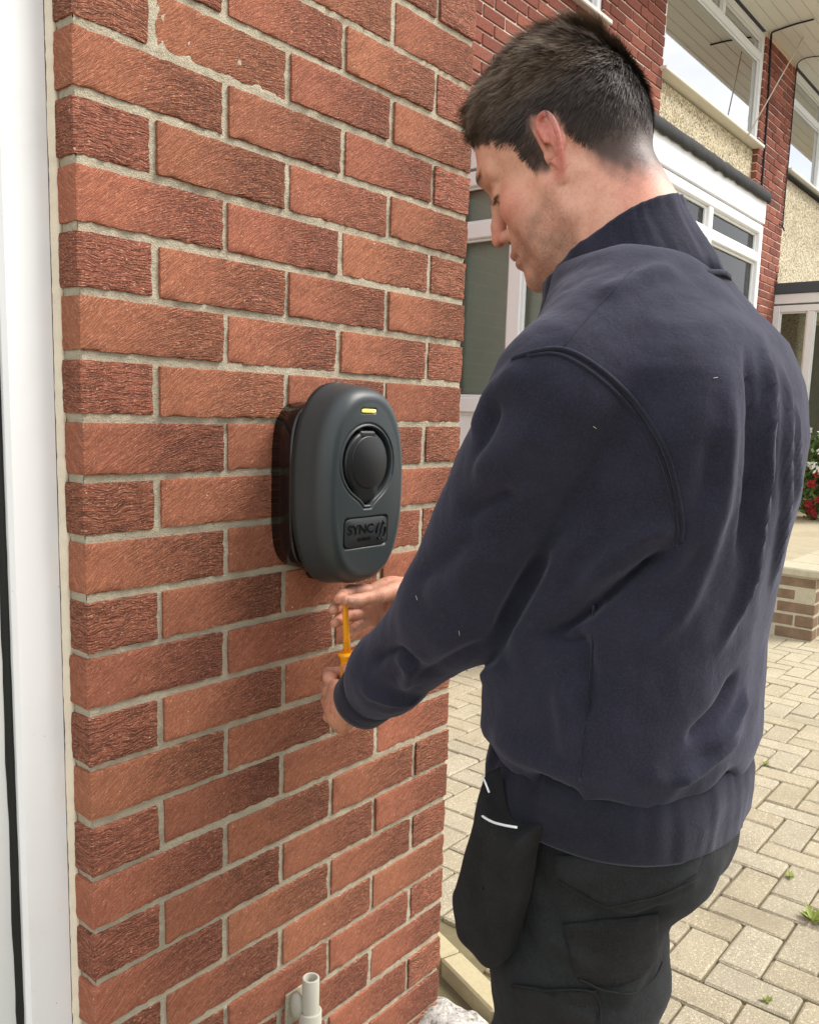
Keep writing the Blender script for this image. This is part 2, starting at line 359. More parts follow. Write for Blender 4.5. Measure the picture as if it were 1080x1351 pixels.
# ------------------------------------------------------------------ brick pier
J0 = 1.703                                            # height of the reference bed joint
PW = .7775
pier = empty('brick_pier', (0, 0, -.1)); tag(pier, 'red rustic brick pier of the garage front, carrying the charging unit', 'brick wall')
OP = np.array((0, 0, -.1))
def brick_mesh(L, H, D, seed, mat):
    """box with finely divided faces and a ragged, slightly worn arris"""
    step = .0072
    xs = np.r_[0, .0025, np.linspace(.0075, L-.0075, max(2, int(L/step))), L-.0025, L]
    zs = np.r_[0, .0025, np.linspace(.0075, H-.0075, max(2, int(H/step))), H-.0025, H]
    ys = np.array([0, .0025, .0075, .02, D*.5, D])
    V = []; ix = {}; F = []
    def vid(i, j, k):
        if (i, j, k) not in ix: ix[(i, j, k)] = len(V); V.append((xs[i], ys[j], zs[k]))
        return ix[(i, j, k)]
    nx, ny, nz_ = len(xs)-1, len(ys)-1, len(zs)-1
    for i in range(nx):
        for k in range(nz_): F.append((vid(i, 0, k), vid(i+1, 0, k), vid(i+1, 0, k+1), vid(i, 0, k+1)))
    for j in range(ny):
        for k in range(nz_):
            F.append((vid(0, j, k), vid(0, j, k+1), vid(0, j+1, k+1), vid(0, j+1, k))); F.append((vid(nx, j, k), vid(nx, j+1, k), vid(nx, j+1, k+1), vid(nx, j, k+1)))
        for i in range(nx):
            F.append((vid(i, j, 0), vid(i, j+1, 0), vid(i+1, j+1, 0), vid(i+1, j, 0))); F.append((vid(i, j, nz_), vid(i+1, j, nz_), vid(i+1, j+1, nz_), vid(i, j+1, nz_)))
    V = np.array(V); W_ = V.copy()
    for n, p in enumerate(V):
        s1 = mnoise.noise(Vector((p[0]*160, p[1]*160, p[2]*160+seed*7.7))); s2 = mnoise.noise(Vector((p[0]*45+seed*3.1, p[1]*45, p[2]*45)))
        ez = min(p[2], H-p[2]); ex = min(p[0], L-p[0]); ey = p[1]
        near = np.array([ex, ey, ez]); srt = np.sort(near)
        rag = max(0, 1-srt[1]/.005)                     # close to an arris
        cut = rag*(.0007+.0016*max(0, s1)+.0009*s2)
        W_[n, 0] += (cut if p[0] < L/2 else -cut)*(ex < .006); W_[n, 2] += (cut if p[2] < H/2 else -cut)*(ez < .006)
        W_[n, 1] += cut*(ey < .006)+(s2*.0009+s1*.0003)*(ey < .001)
        if ez < 1e-6: W_[n, 2] += .0012*s1*(1 if ey < .01 else 0)
    W_[:, 0] -= L/2; W_[:, 2] -= H/2
    me = me_of('brick', W_, F, mat, True); me.set_sharp_from_angle(angle=R(42)); return me
BS = [brick_mesh(.215, .065, .1025, i, 'brick') for i in range(7)]
BH = [brick_mesh(.1025, .065, .215, 20+i, 'brickh') for i in range(5)]
KLO, KHI = -5, 23
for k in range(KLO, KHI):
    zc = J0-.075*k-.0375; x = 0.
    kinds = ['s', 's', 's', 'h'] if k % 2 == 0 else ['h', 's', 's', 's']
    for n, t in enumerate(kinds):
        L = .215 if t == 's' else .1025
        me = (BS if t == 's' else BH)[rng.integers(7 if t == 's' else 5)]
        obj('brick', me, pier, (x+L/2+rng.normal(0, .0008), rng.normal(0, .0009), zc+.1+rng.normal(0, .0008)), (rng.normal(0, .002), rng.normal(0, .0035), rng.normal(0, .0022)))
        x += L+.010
def mortar_sheet(axis):
    """slightly hollow, sandy joint face just behind the brick faces"""
    n0, st = (int(PW/.0055), .0055) if axis == 'y' else (int(.215/.0055), .0055)
    z0, z1 = J0-.075*KHI+.0, J0-.075*KLO
    nz_ = int((z1-z0)/.006); V = []; F = []
    for k in range(nz_+1):
        z = z0+(z1-z0)*k/nz_
        for i in range(n0+1):
            a = (PW-.008)*i/n0+.004 if axis == 'y' else .004+.205*i/n0
            n1 = mnoise.noise(Vector((a*38, z*38, 3.3))); n2 = mnoise.noise(Vector((a*150, z*150, 9.1)))
            d = .0040+.0016*n1+.0013*n2
            fr = ((J0-z)/.075) % 1.; d += .0012*max(0, 1-abs(fr-.04)/.06)*1.0-.0008*max(0, 1-abs(fr-.96)/.05)
            V.append((a, d, z) if axis == 'y' else (d, a, z))
    for k in range(nz_):
        for i in range(n0):
            f = (k*(n0+1)+i, k*(n0+1)+i+1, (k+1)*(n0+1)+i+1, (k+1)*(n0+1)+i); F.append(f if axis == 'y' else f[::-1])
    return np.array(V), F
V1, F1 = mortar_sheet('y'); V2, F2 = mortar_sheet('x')
mb = MB().add(V1, F1); mb.add(V2, F2)
mb.box((.007, .0075, J0-.075*KHI), (PW-.0045, .209, J0-.075*KLO))
mb.build('mortar', 'mortar', pier, OP, True)

# white door frame in the left reveal, with sealant, gasket and door leaf
FY = .046
fx0 = onp(10, 600, 1, FY)[0]; gx0 = onp(2.5, 600, 1, FY+.004)[0]
fr = empty('door_frame', (-.05, FY, -.1)); tag(fr, 'white plastic garage door frame set against the brick reveal', 'door frame')
of = np.array((-.05, FY, -.1)); mb = MB()
mb.box((fx0, FY, -.1), (-.0035, FY+.07, 2.35), .005); mb.build('jamb', 'white', fr, of)
V = []; F = []
for k in range(381):                                   # ragged bead of sealant
    z = .0+2.3*k/380; a = .0030+.0028*mnoise.noise(Vector((0, 1, z*95)))+.0026*mnoise.noise(Vector((5, 1, z*16)))
    for (x, y) in ((-.0065-a*.35, FY-.0004), (-.0034, FY-.0020-a*.2), (-.001+.002*mnoise.noise(Vector((9, 2, z*90))), FY-.003-a*.7), (.0035, FY-.0035-a*.9), (.006, FY+.004)): V.append((x, y, z))
for k in range(380):
    for i in range(4): F.append((k*5+i, k*5+i+1, k*5+i+6, k*5+i+5))
obj('sealant_bead', me_of('sealant_bead', np.array(V)-of, F, 'cream', True), fr)
V = []
mb = MB(); pts = [(gx0+.5*(fx0-gx0)+.0012*mnoise.noise(Vector((z*9, 0, 4))), FY+.016, z) for z in np.linspace(-.05, 2.3, 90)]
mb.tube(pts, [.0062+.0012*mnoise.noise(Vector((z*30, 0, 8))) for z in np.linspace(-.05, 2.3, 90)], 8); mb.build('gasket', 'gasket', fr, of, True)
dr = MB().box((-2.3, FY+.016, -.08), (gx0+.002, FY+.056, 2.3), .004)
dr.box((gx0-.03, FY+.02, -.08), (fx0-.0005, FY+.05, 2.3))
d = dr.build('garage_door', 'panel', None); tag(d, 'off-white garage door leaf closed beside the white frame', 'garage door')

# ------------------------------------------------------------------ wall charger
CX, CZ = .3960, 1.27-.110                             # centre on the wall
HW, HH = .095, .154
ch = empty('wall_charger', (CX, 0, CZ-HH)); tag(ch, 'charcoal rounded electric car charging unit on the brick pier, yellow light on', 'car charger')
oc = np.array((CX, 0, CZ-HH))
def outline(th, hw, hh, n=2.5, taper=.0):
    c, s_ = math.cos(th), math.sin(th); r = (abs(c/hw)**n+abs(s_/hh)**n)**(-1/n); x, z = r*c, r*s_
    return x*(1+taper*z/hh), z
YB, YF = -.046, -.114                                  # back and front of the shell
NA, NR = 300, 130
def sd_round(x, z, cx, cz, hx, hz, r):
    qx, qz = np.abs(x-cx)-hx+r, np.abs(z-cz)-hz+r
    return np.hypot(np.maximum(qx, 0), np.maximum(qz, 0))+np.minimum(np.maximum(qx, qz), 0)-r
def sd_drop(x, z, r=.0535):                              # ring pointed at the bottom
    cz = .036; d1 = np.hypot(x, z-cz)-r
    # wedge tangent to the circle, apex below
    a = math.radians(42); dx, dz = np.abs(x), z-(cz-r/math.sin(a)+.010)
    w = dx*math.cos(a)-dz*math.sin(a)
    wedge = np.maximum(w, z-(cz-r*math.sin(a)*.72)); wedge = np.maximum(wedge, -(z-(cz-r/math.sin(a)+.017)))
    k = .006; h = np.clip(.5+.5*(wedge-d1)/k, 0, 1); return wedge*(1-h)+d1*h-k*h*(1-h)
def smooth01(t): t = np.clip(t, 0, 1); return t*t*(3-2*t)
V = []; F = []
fil = .040
for a in range(NA):
    th = 2*math.pi*a/NA
    ox, oz = outline(th, HW, HH)
    for k in range(NR+1):
        if k <= 22:                                     # back lip, side and rounded shoulder
            prof = [(.955, YB+.004), (.985, YB+.001), (.995, YB), (1., YB-.004)]
            if k < 4: s_, y = prof[k]
            else:
                ym = YB+(YF-YB)*.52
                if k < 9: t = (k-4)/5; s_ = 1-.05*t; y = YB-.004+(ym-YB+.004)*t
                else: t = (k-9)/13*math.pi/2; s_ = .95-(1-math.cos(t))*.21; y = ym+(YF-ym)*math.sin(t)
            V.append((ox*s_, y, oz*(1-(1-s_)*HW/HH*1.05)))
        else:
            u_ = 1-(k-22)/(NR-22); sx_ = .74*u_; px_, pz_ = ox*sx_, oz*(1-(.26)*HW/HH*1.05)*u_
            V.append((px_, YF, pz_))
V = np.array(V).reshape(NA, NR+1, 3)
fx_, fz_ = V[:, 22:, 0], V[:, 22:, 2]
dome = -.004*(1-(fx_/.075)**2*.7-(fz_/.13)**2*.5); y = YF+np.maximum(dome, -.004)-0*fx_
y = YF-.0035*np.clip(1-(np.hypot(fx_/.07, fz_/.125))**2, 0, 1)
FO = -.006; dd = sd_drop(fx_-FO, fz_)
y += .0035*smooth01((.0065-dd)/.002)*(1-smooth01((.004-dd)/.0015))*.55       # thin rim groove
y += .017*smooth01((.0005-dd)/.0035)
db = sd_round(fx_, fz_, FO, -.067, .0485, .0235, .007); y += .0028*smooth01((.0004-db)/.0018)
dl = sd_round(fx_, fz_, FO, .1125, .0165, .0042, .004); y += .003*smooth01((.0004-dl)/.0012)
V[:, 22:, 1] = y
for a in range(NA):
    a2 = (a+1) % NA
    for k in range(NR): F.append((a*(NR+1)+k, a*(NR+1)+k+1, a2*(NR+1)+k+1, a2*(NR+1)+k))
V = V.reshape(-1, 3)+np.array((CX, 0, CZ))
obj('shell', me_of('shell', V-oc, F, 'shell', True), ch)
def lathe_plate(name, mat, hw, hh, y0, y1, cx=0, cz=0, n=3., bev=.004, parent=ch, fn=None, m=96):
    V = []; F = []; prof = [(.0, y0), (1., y0), (1., y1+bev), (1-.3*bev/hw, y1+.3*bev), (1-bev/hw, y1), (0., y1)]
    for a in range(m):
        th = 2*math.pi*a/m; ox, oz = outline(th, hw, hh, n) if fn is None else fn(th)
        for s_, y in prof: V.append((CX+cx+ox*s_, y, CZ+cz+oz*s_))
    p = len(prof)
    for a in range(m):
        a2 = (a+1) % m
        for k in range(p-1): F.append((a*p+k, a*p+k+1, a2*p+k+1, a2*p+k))
    return obj(name, me_of(name, np.array(V)-oc, F, mat, True), parent)
lathe_plate('back_box', 'gloss', .092, .128, 0, YB+.0035, 0, -.004, 4.2, .004)
mb = MB().box((CX-.03, -.045, CZ-.150), (CX+.035, -.006, CZ-.125), .006); mb.build('cable_gland_block', 'gloss', ch, oc)
def flap_fn(th):
    r = .0465; c, s_ = math.cos(th), math.sin(th)
    x, z = r*c, r*1.02*s_
    if s_ < -.80: z -= .0125*smooth01((-s_-.80)/.12)
    if s_ > .93: z = r*1.02*.93+.004*smooth01((s_-.93)/.02)
    return x, z
lathe_plate('socket_recess_floor', 'shelld', .05, .05, YF+.0128, YF+.0122, FO, .036, fn=lambda th: (.050*math.cos(th), .052*math.sin(th)), bev=.0001)
fl = lathe_plate('socket_flap', 'shelld', .0466, .0466, YF+.013, YF-.0008, FO, .036, fn=flap_fn, bev=.0045, m=160)
lathe_plate('flap_centre', 'shelld', .037, .039, YF+.004, YF-.0022, .003+FO, .037, 2.1, .0015, parent=fl)
mb = MB().box((CX+FO-.0155, YF+.004, CZ+.0740), (CX+FO+.0155, YF-.0018, CZ+.0815), .0015); mb.build('flap_hinge', 'shelld', fl, oc)
lathe_plate('status_light', 'led', .0150, .0027, YF-.0003, YF-.0022, FO, .1125, 5, .0008)
bd = lathe_plate('badge_plate', 'badge', .0465, .0218, YF+.002, YF-.0016, FO, -.067, 7, .001)
def text_mesh(name, s_, size, mat, parent, cx, cz, y, sx=1., depth=.0004):
    cu = bpy.data.curves.new(name, 'FONT'); cu.body = s_; cu.size = size; cu.extrude = depth; cu.align_x = 'CENTER'; cu.align_y = 'CENTER'; cu.offset = size*.018
    t = bpy.data.objects.new(name, cu); COL.objects.link(t); bpy.context.view_layer.update()
    me = bpy.data.meshes.new_from_object(t.evaluated_get(bpy.context.evaluated_depsgraph_get())); bpy.data.objects.remove(t)
    A = np.array([v.co[:] for v in me.vertices]); B = np.stack([A[:, 0]*sx+cx, y-A[:, 2], A[:, 1]+cz], 1)-oc
    me.vertices.foreach_set('co', B.ravel()); me.materials.clear(); me.materials.append(M[mat]); me.update()
    return obj(name, me, parent)
M['emboss'] = m_plain('embossed_print', (.004, .004, .0045), .3, .5)
ty = YF-.0018
text_mesh('lettering', 'SYNC', .0190, 'emboss', bd, (CX+FO)-.0125, CZ-.0625, ty, 1.18)
text_mesh('lettering', 'ENERGY', .0072, 'emboss', bd, (CX+FO)-.0045, CZ-.0775, ty, 1.1)
mb = MB()
for (a0, a1) in ((1.9, 3.4), (3.9, 4.4), (-1.2, .35), (.8, 1.3)):
    pts = [((CX+FO)+.0325+.0100*math.cos(a)+.0014*math.sin(a), ty, CZ-.0670+.0138*math.sin(a)) for a in np.linspace(a0, a1, 9)]
    mb.tube(pts, .0016, 6)
mb.tube([((CX+FO)+.0280, ty, CZ-.0780), ((CX+FO)+.0325, ty, CZ-.0688), ((CX+FO)+.0315, ty, CZ-.0665), ((CX+FO)+.0372, ty, CZ-.0560)], .0011, 6)
mb.build('emblem', 'emboss', bd, oc)

# grey conduit stub on the pier
cp = onp(410, 1290, 1, -.03); cb_ = empty('conduit', (cp[0], -.03, -.05)); tag(cb_, 'pale grey plastic conduit stub clipped low on the brick pier', 'pipe')
ob = np.array((cp[0], -.03, -.05)); top = cp[2]
def hollow(r0, r1, z0, z1):
    V = []; F = []; n = 28; prof = [(r0, z0), (r0, z1-.001), (r0-.001, z1), (r1+.0005, z1), (r1, z1-.001), (r1, z1-.03), (0, z1-.031)]
    for k in range(n):
        g_ = 2*math.pi*k/n
        for r_, z in prof: V.append((cp[0]+r_*math.cos(g_), -.03+r_*math.sin(g_), z))
    for k in range(n):
        for i in range(len(prof)-1): F.append((k*7+i, ((k+1) % n)*7+i, ((k+1) % n)*7+i+1, k*7+i+1))
    return V, F
mb = MB(); mb.add(*hollow(.0145, .0102, top-.12, top)); mb.build('pipe', 'conduit', cb_, ob, True)
mb = MB(); mb.add(*hollow(.0192, .0142, -.04, top-.060)); mb.build('coupler', 'conduit', cb_, ob, True)
bm = bmesh.new(); bmesh.ops.create_uvsphere(bm, u_segments=18, v_segments=12, radius=1)
for v in bm.verts: v.co = Vector((v.co.x*.010, v.co.y*.013, v.co.z*.024))+Vector((cp[0]-.016, -.014, top-.050))-Vector(ob)
me = bpy.data.meshes.new('clip'); bm.to_mesh(me); bm.free(); me.materials.append(M['conduit']); me.shade_smooth(); obj('clip', me, cb_)
mb = MB().box((cp[0]-.03, -.004, top-.090), (cp[0]+.02, .001, top-.03), .001); mb.build('mortar_smear', 'mortar', cb_, ob)

# kerb edging, bed and pale stone beside the pier
bed = obj('planting_bed', me_of('planting_bed', [(x, y, -.10+.02*mnoise.noise(Vector((x*9, y*9, 0)))) for y in np.linspace(-.15, 1.4, 40) for x in np.linspace(.3, 1.5, 34)], [(j*34+i, j*34+i+1, j*34+34+i+1, j*34+34+i) for j in range(39) for i in range(33)], 'soil', True)); bed['kind'] = 'structure'
bed.location.z = -.06
k0 = onp(575, 1240, 2, .03); k1 = onp(655, 1320, 2, .03)
kd = (k1-k0); kd[2] = 0; kd /= np.linalg.norm(kd); kn = np.array((kd[1], -kd[0], 0)); kn = kn if kn@(CAM-k0) > 0 else -kn
for n in (2, 3, 4):
    a = k0+kd*(-.55+n*.205); V, F = bevbox((0, -.028, -.15), (.2, .028, .03), .005); V = np.array([a+kd*v[0]+(-kn)*v[1]+np.array((0, 0, v[2]))*1 for v in V]); V[:, 2] -= k0[2]-.0
    kk = MB().add(V, F).build('kerb_edging', 'kerb', None); tag(kk, {2: 'pale concrete kerb edging block partly hidden behind the brick pier', 3: 'pale concrete kerb edging block in full view beside the white stone', 4: 'pale concrete kerb edging block running behind the man\'s trouser leg'}[n], 'kerb', 'kerb edging blocks')
rk = onp(600, 1345, 2, .0)
bm = bmesh.new(); bmesh.ops.create_icosphere(bm, subdivisions=5, radius=1)
for v in bm.verts:
    p = v.co.copy(); n_ = fbm(p+Vector((3, 1, 2)), 1.1)*.16+fbm(p, 3)*.04+fbm(p, 11)*.012; p = p*(1+n_)
    v.co = Vector((p.x*.085, p.y*.105, p.z*.12))
me = bpy.data.meshes.new('stone'); bm.to_mesh(me); bm.free(); me.materials.append(M['rock']); me.shade_smooth()
ro = obj('stone', me, None, (rk[0]-.055, rk[1]-.01, -.055), (0, .1, .5)); tag(ro, 'rough white and grey stone lying between the brick pier and kerb', 'stone')

# ------------------------------------------------------------------ the terraced house beyond the pier
HY = 2.0                                              # brick face of the house front
EAVE = 4.92
class WB(MB):
    """boxes given in (along, up, out) on a wall: plane 'y' = facing -y, plane 'x' = facing -x"""
    def __init__(s, plane, val): super().__init__(); s.pl = plane; s.val = val
    def w(s, u0, u1, v0, v1, w0, w1, bev=0.):
        if s.pl == 'y': return s.box((u0, s.val-w1, v0), (u1, s.val-w0, v1), bev)
        return s.box((s.val-w1, u0, v0), (s.val-w0, u1, v1), bev)
house = empty('terraced_house', (5, HY, -.05)); tag(house, 'red brick and pebbledash terraced house joined to the flat-roofed white porch', 'house')
oh = np.array((5, HY, -.05))
X_W0, X_P0, X_P1, X_PE, X_END = (3.6, 4.97), 4.97, 5.93, 8.17, 9.12
SILL = 3.93
mort = WB('y', HY)
mort.w(.80, X_W0[0], -.05, EAVE, -.25, -.008); mort.w(X_W0[0], X_W0[1], -.05, (SILL-.06), -.25, -.008)
mort.w(X_P0+.005, X_P1-.005, -.05, EAVE, -.25, -.008); mort.w(X_PE+.005, X_END-.005, -.05, EAVE, -.25, -.008)
wall = mort.build('wall', 'farmortar', house, oh)
V, F = bevbox((-.1075, 0, -.0325), (.1075, .1, .0325), .004); FS = me_of('brick', V, F, 'farbrick')
V, F = bevbox((-.05125, 0, -.0325), (.05125, .1, .0325), .004); FH = me_of('brick', V, F, 'farbrick')
fb = []
for k in range(-2, 67):
    z = .0+.075*k+.0375
    if z > EAVE-.03: continue
    off = 0 if k % 2 == 0 else .1125
    for (a, b) in ((.80, X_P0 if z < (SILL-.06) else X_W0[0]), (X_P0, X_P1), (X_PE, X_END)):
        if z < (SILL-.06) and a == .80: b = X_P1
        elif z < (SILL-.06) and a == X_P0: continue
        n = int(math.floor((a-off)/.225))-1
        while True:
            x0 = n*.225+off; x1 = x0+.215; n += 1
            if x0 > b: break
            x0c, x1c = max(x0, a), min(x1, b)
            if x1c-x0c < .03: continue
            if abs((x1c-x0c)-.215) < 1e-6: fb.append(((x0c+x1c)/2, z, 's', 0))
            elif abs((x1c-x0c)-.1025) < .03: fb.append(((x0c+x1c)/2, z, 'h', 0))
            else: fb.append(((x0c+x1c)/2, z, 'c', x1c-x0c))
Q = pj(np.array([(b[0], HY, b[1]) for b in fb]))
infr = (Q[:, 0] > 618) & (Q[:, 0] < 1090) & (Q[:, 1] > -25) & (Q[:, 1] < 420)
hid = ((Q[:, 0] > 690) & (Q[:, 0] < 780) & (Q[:, 1] > 40)) | ((Q[:, 0] > 640) & (Q[:, 0] < 860) & (Q[:, 1] > 110)) | ((Q[:, 0] < 640) & (Q[:, 1] > 190))
pick = set([i for i in np.argsort(Q[:, 2]) if infr[i] and not hid[i]][:296]); rest = MB()
for i, (x, z, t, L) in enumerate(fb):
    if i in pick:
        if t == 'c':
            V, F = bevbox((-L/2, 0, -.0325), (L/2, .1, .0325), .004); me = me_of('brick', V, F, 'farbrick')
        else: me = FS if t == 's' else FH
        obj('brick', me, wall, (x-oh[0], rng.normal(0, .002), z-oh[2]))
    else:
        h = L/2 if t == 'c' else (.1075 if t == 's' else .05125)
        rest.box((x-h, HY, z-.0325), (x+h, HY+.1, z+.0325))
o = rest.build('brick_field', 'farbrick', wall, oh); o['kind'] = 'stuff'
# upper windows
def casement(parent, og, plane, val, u0, u1, v0, v1, mull=(), trans=(), fw=.06, dep=.07, glass_w=.03, room=.35, blinds=None, name='window', sill=True, solid_below=None, topmull=()):
    b = WB(plane, val)
    b.w(u0, u0+fw, v0, v1, 0, dep, .006); b.w(u1-fw, u1, v0, v1, 0, dep, .006)
    b.w(u0+fw, u1-fw, v1-fw, v1, .002, dep-.002, .006); b.w(u0+fw, u1-fw, v0, v0+fw, .002, dep-.002, .006)
    for m_ in mull: b.w(m_-fw*.55, m_+fw*.55, v0+fw, v1-fw, .003, dep-.004, .006)
    us = [u0]+sorted(mull)+[u1]
    panes = []
    for i in range(len(us)-1):
        a = us[i]+(fw if i == 0 else fw*.55); c = us[i+1]-(fw if i == len(us)-2 else fw*.55)
        vs = [v0]+sorted(trans)+[v1]
        for t in trans: b.w(a, c, t-fw*.55, t+fw*.55, .004, dep-.005, .006)
        for j in range(len(vs)-1): panes.append((a, c, vs[j]+(fw if j == 0 else fw*.55), vs[j+1]-(fw if j == len(vs)-2 else fw*.55)))
    for m_ in topmull:
        a, c, e, g_ = panes.pop(); b.w(m_-fw*.5, m_+fw*.5, e, g_, .005, dep-.006, .006); panes += [(a, m_-fw*.5, e, g_), (m_+fw*.5, c, e, g_)]
    f = b.build(name, 'white', parent, og)
    for (a, c, e, g_) in panes:
        bd_ = .014                                     # bead round each pane
        bb = WB(plane, val)
        bb.w(a, a+bd_, e, g_, glass_w, glass_w+.016, .003); bb.w(c-bd_, c, e, g_, glass_w, glass_w+.016, .003)
        bb.w(a+bd_, c-bd_, e, e+bd_, glass_w, glass_w+.015, .003); bb.w(a+bd_, c-bd_, g_-bd_, g_, glass_w, glass_w+.015, .003)
        bb.build('bead', 'gasket' if name == 'porch_window' and False else 'white', f, og)
        p = WB(plane, val)
        if solid_below and g_ < solid_below:
            p.w(a-.005, c+.005, e-.005, g_+.005, glass_w-.02, glass_w, 0); p.build('lower_panel', 'white', f, og)
        else:
            p.w(a-.005, c+.005, e-.005, g_+.005, glass_w-.004, glass_w, 0); p.build('pane', 'glassr' if blinds or room else 'glass', f, og)
    if sill: s_ = WB(plane, val); s_.w(u0-.04, u1+.04, v0-.034, v0-.002, -.02, dep+.07, .006); s_.build('sill', 'soffit', f, og)
    if room:
        r_ = WB(plane, val); r_.w(u0+.01, u1-.01, v0+.01, v1-.01, -room-.02, -room); r_.build('room_back', 'interior', f, og)
    if blinds:
        bl = WB(plane, val); n = int((u1-u0-.1)/.09)
        for i in range(n):
            a = u0+.06+i*.09
            if plane == 'y': V = [(a, val+.03, v0+.1), (a+.082, val+.05, v0+.1), (a+.082, val+.05, v1-.1), (a, val+.03, v1-.1)]
            bl.add(V, [(0, 1, 2, 3)])
        bl.build('vertical_blind', 'blind', f, og)
    return f
WY = HY+.09
TRZ = onp(996, 78, 1, WY)[2]; TMX = onp(946, 8, 1, WY)[0]
casement(house, oh, 'y', WY, X_W0[0]+.01, X_W0[1]-.003, SILL-.02, EAVE-.03, mull=(4.3,), trans=(4.62,), blinds=True)
casement(house, oh, 'y', WY, X_P1+.003, X_PE-.003, SILL-.02, EAVE-.03, trans=(TRZ,), topmull=(TMX,), blinds=True)
b = WB('y', HY+.05); b.w(X_P1+.002, X_PE-.002, -.05, SILL-.07, -.15, 0); b.build('pebbledash_panel', 'pebble', house, oh)
# soffit boards, fascia and gutter along the eaves
SO = .62
for i in range(6):
    b = WB('y', HY); b.w(.5, 16, EAVE+.002, EAVE+.014, -.02+i*.108, -.02+i*.108+.104, .003); b.build('soffit_board', 'soffit', house, oh)
b = WB('y', HY); b.w(.5, 16, EAVE+.0145, EAVE+.02, -.02, SO-.003); b.build('soffit_backing', 'felt', house, oh)
b = WB('y', HY); b.w(.5, 16, EAVE-.01, EAVE+.2, SO, SO+.02, .003); b.build('fascia', 'white', house, oh)
V = []; F = []
for i, x in enumerate((.5, 16)):
    for k in range(9):
        a = math.pi*k/8; V.append((x, HY-SO-.075+.055*math.cos(a), EAVE+.10-.055*math.sin(a)))
for k in range(8): F.append((k, k+1, 10+k, 9+k))
obj('gutter', me_of('gutter', np.array(V)-oh, F, 'white', True), house)
V = [(.5, HY-SO-.1, EAVE+.2), (16, HY-SO-.1, EAVE+.2), (16, HY+4, EAVE+2.6), (.5, HY+4, EAVE+2.6)]
obj('roof', me_of('roof', np.array(V)-oh, [(0, 1, 2, 3)], 'felt'), house)
# cables on the brickwork and under the soffit
def cable(name, pix, y, r, mat, label=None):
    pts = crom([onp(px, py, 1, y) for px, py in pix], 6); mb = MB(); mb.tube(pts, r, 6); return mb.build(name, mat, house, oh, True)
cable('cable', [(1017, 45), (1013, 130), (1008, 200), (1004, 250)], HY-.012, .010, 'cable')
cable('cable', [(1051, 85), (1046, 140), (1040, 210), (1036, 250), (1032, 300)], HY-.012, .006, 'cable')
ez = EAVE-.016
mb = MB(); mb.tube(crom([onp(1017, 46, 1, HY-.014), onp(1019, 42, 2, ez), onp(1032, 37, 2, ez), onp(1050, 31, 2, ez), onp(1073, 25, 2, ez)]), .008, 7); mb.build('cable', 'cable', house, oh, True)
mb = MB(); mb.tube(crom([onp(1051, 88, 1, HY-.014), onp(1053, 82, 2, ez), onp(1063, 76, 2, ez), onp(1085, 73, 2, ez)]), .005, 6); mb.build('cable', 'cable', house, oh, True)
mb = MB(); mb.tube([onp(984, 183, 1, HY-.05), onp(1059, 49, 2, EAVE-.01)], .006, 6); mb.build('wire', 'wire', house, oh, True)
mb = MB(); mb.tube(crom([onp(1028, 296, 1, HY-.02), onp(1031, 297, 1, HY-.03), onp(1034, 304, 1, HY-.02)]), .008, 6); mb.build('cable', 'cable', house, oh, True)

# flat roofed porch
PX0, PX1, PY0 = 3.40, 5.40, 1.05
FB, FT = 2.575, 2.745
por = empty('porch', (PX0, PY0, -.02)); tag(por, 'white plastic framed porch with flat felt roof, behind the man\'s head', 'porch'); op = np.array((PX0, PY0, -.02))
casement(por, op, 'x', PX0, PY0+.06, HY-.002, .04, FB-.02, mull=(1.55,), trans=(1.33, 2.25), fw=.075, room=0, sill=False, name='side_window', solid_below=1.36)
casement(por, op, 'y', PY0, PX0+.002, PX1, .04, FB-.02, mull=(4.50,), trans=(1.33, 2.35), fw=.055, room=0, sill=False, name='front_window', solid_below=1.36)
b = MB().box((PX0-.02, PY0-.02, -.02), (PX1+.02, HY, .038), .006); b.build('threshold', 'white', por, op)
b = MB().box((PX0+.03, PY0+.12, 1.36), (PX0+.034, HY-.06, FB-.1)); b.build('roller_blind', 'screen', por, op)
b = MB().box((PX0-.068, PY0-.068, .04), (PX0+.0, PY0+.058, FB-.002), .006); b.build('corner_post', 'white', por, op)
b = MB().box((PX0+.1, HY-.035, .06), (PX1-.06, HY-.03, 2.4)); b.build('inner_wall', 'interior', por, op)
b = MB().box((PX1-.09, PY0+.12, .06), (PX1-.085, HY-.04, 2.4)); b.build('inner_wall', 'interior', por, op)
b = MB().box((PX0-.05, PY0-.06, FB), (PX1+.05, PY0-.04, FT), .003); b.build('fascia', 'white', por, op)
b = MB().box((PX0-.05, PY0-.038, FB), (PX0-.03, HY, FT), .003); b.build('fascia', 'white', por, op)
b = MB().box((PX1+.03, PY0-.038, FB), (PX1+.05, HY, FT), .003); b.build('fascia', 'white', por, op)
b = MB().box((PX0-.029, PY0-.039, FB+.005), (PX1+.029, HY, FB+.02)); b.build('soffit', 'white', por, op)
def felt_edge(a, b_, n=40):
    V = []; F = []; a = np.array(a, float); b_ = np.array(b_, float); d_ = (b_-a)/np.linalg.norm(b_-a); nn = np.array((d_[1], -d_[0], 0))
    for i in range(n+1):
        p = a+(b_-a)*i/n; j = .012*mnoise.noise(Vector((i*.7, a[0]*3, 1))); j2 = .01*mnoise.noise(Vector((i*1.9, a[0]*3, 7)))
        for (o_, z) in ((-.02, .06+j2), (.025, .065+j2), (.034+j2*.4, .05), (.034+j*.3, .0+j), (.02, -.006+j), (.012, .0+j)): V.append(p+nn*o_+np.array((0, 0, z)))
    for i in range(n):
        for k in range(5): F.append((i*6+k, i*6+k+1, i*6+k+7, i*6+k+6))
    return V, F
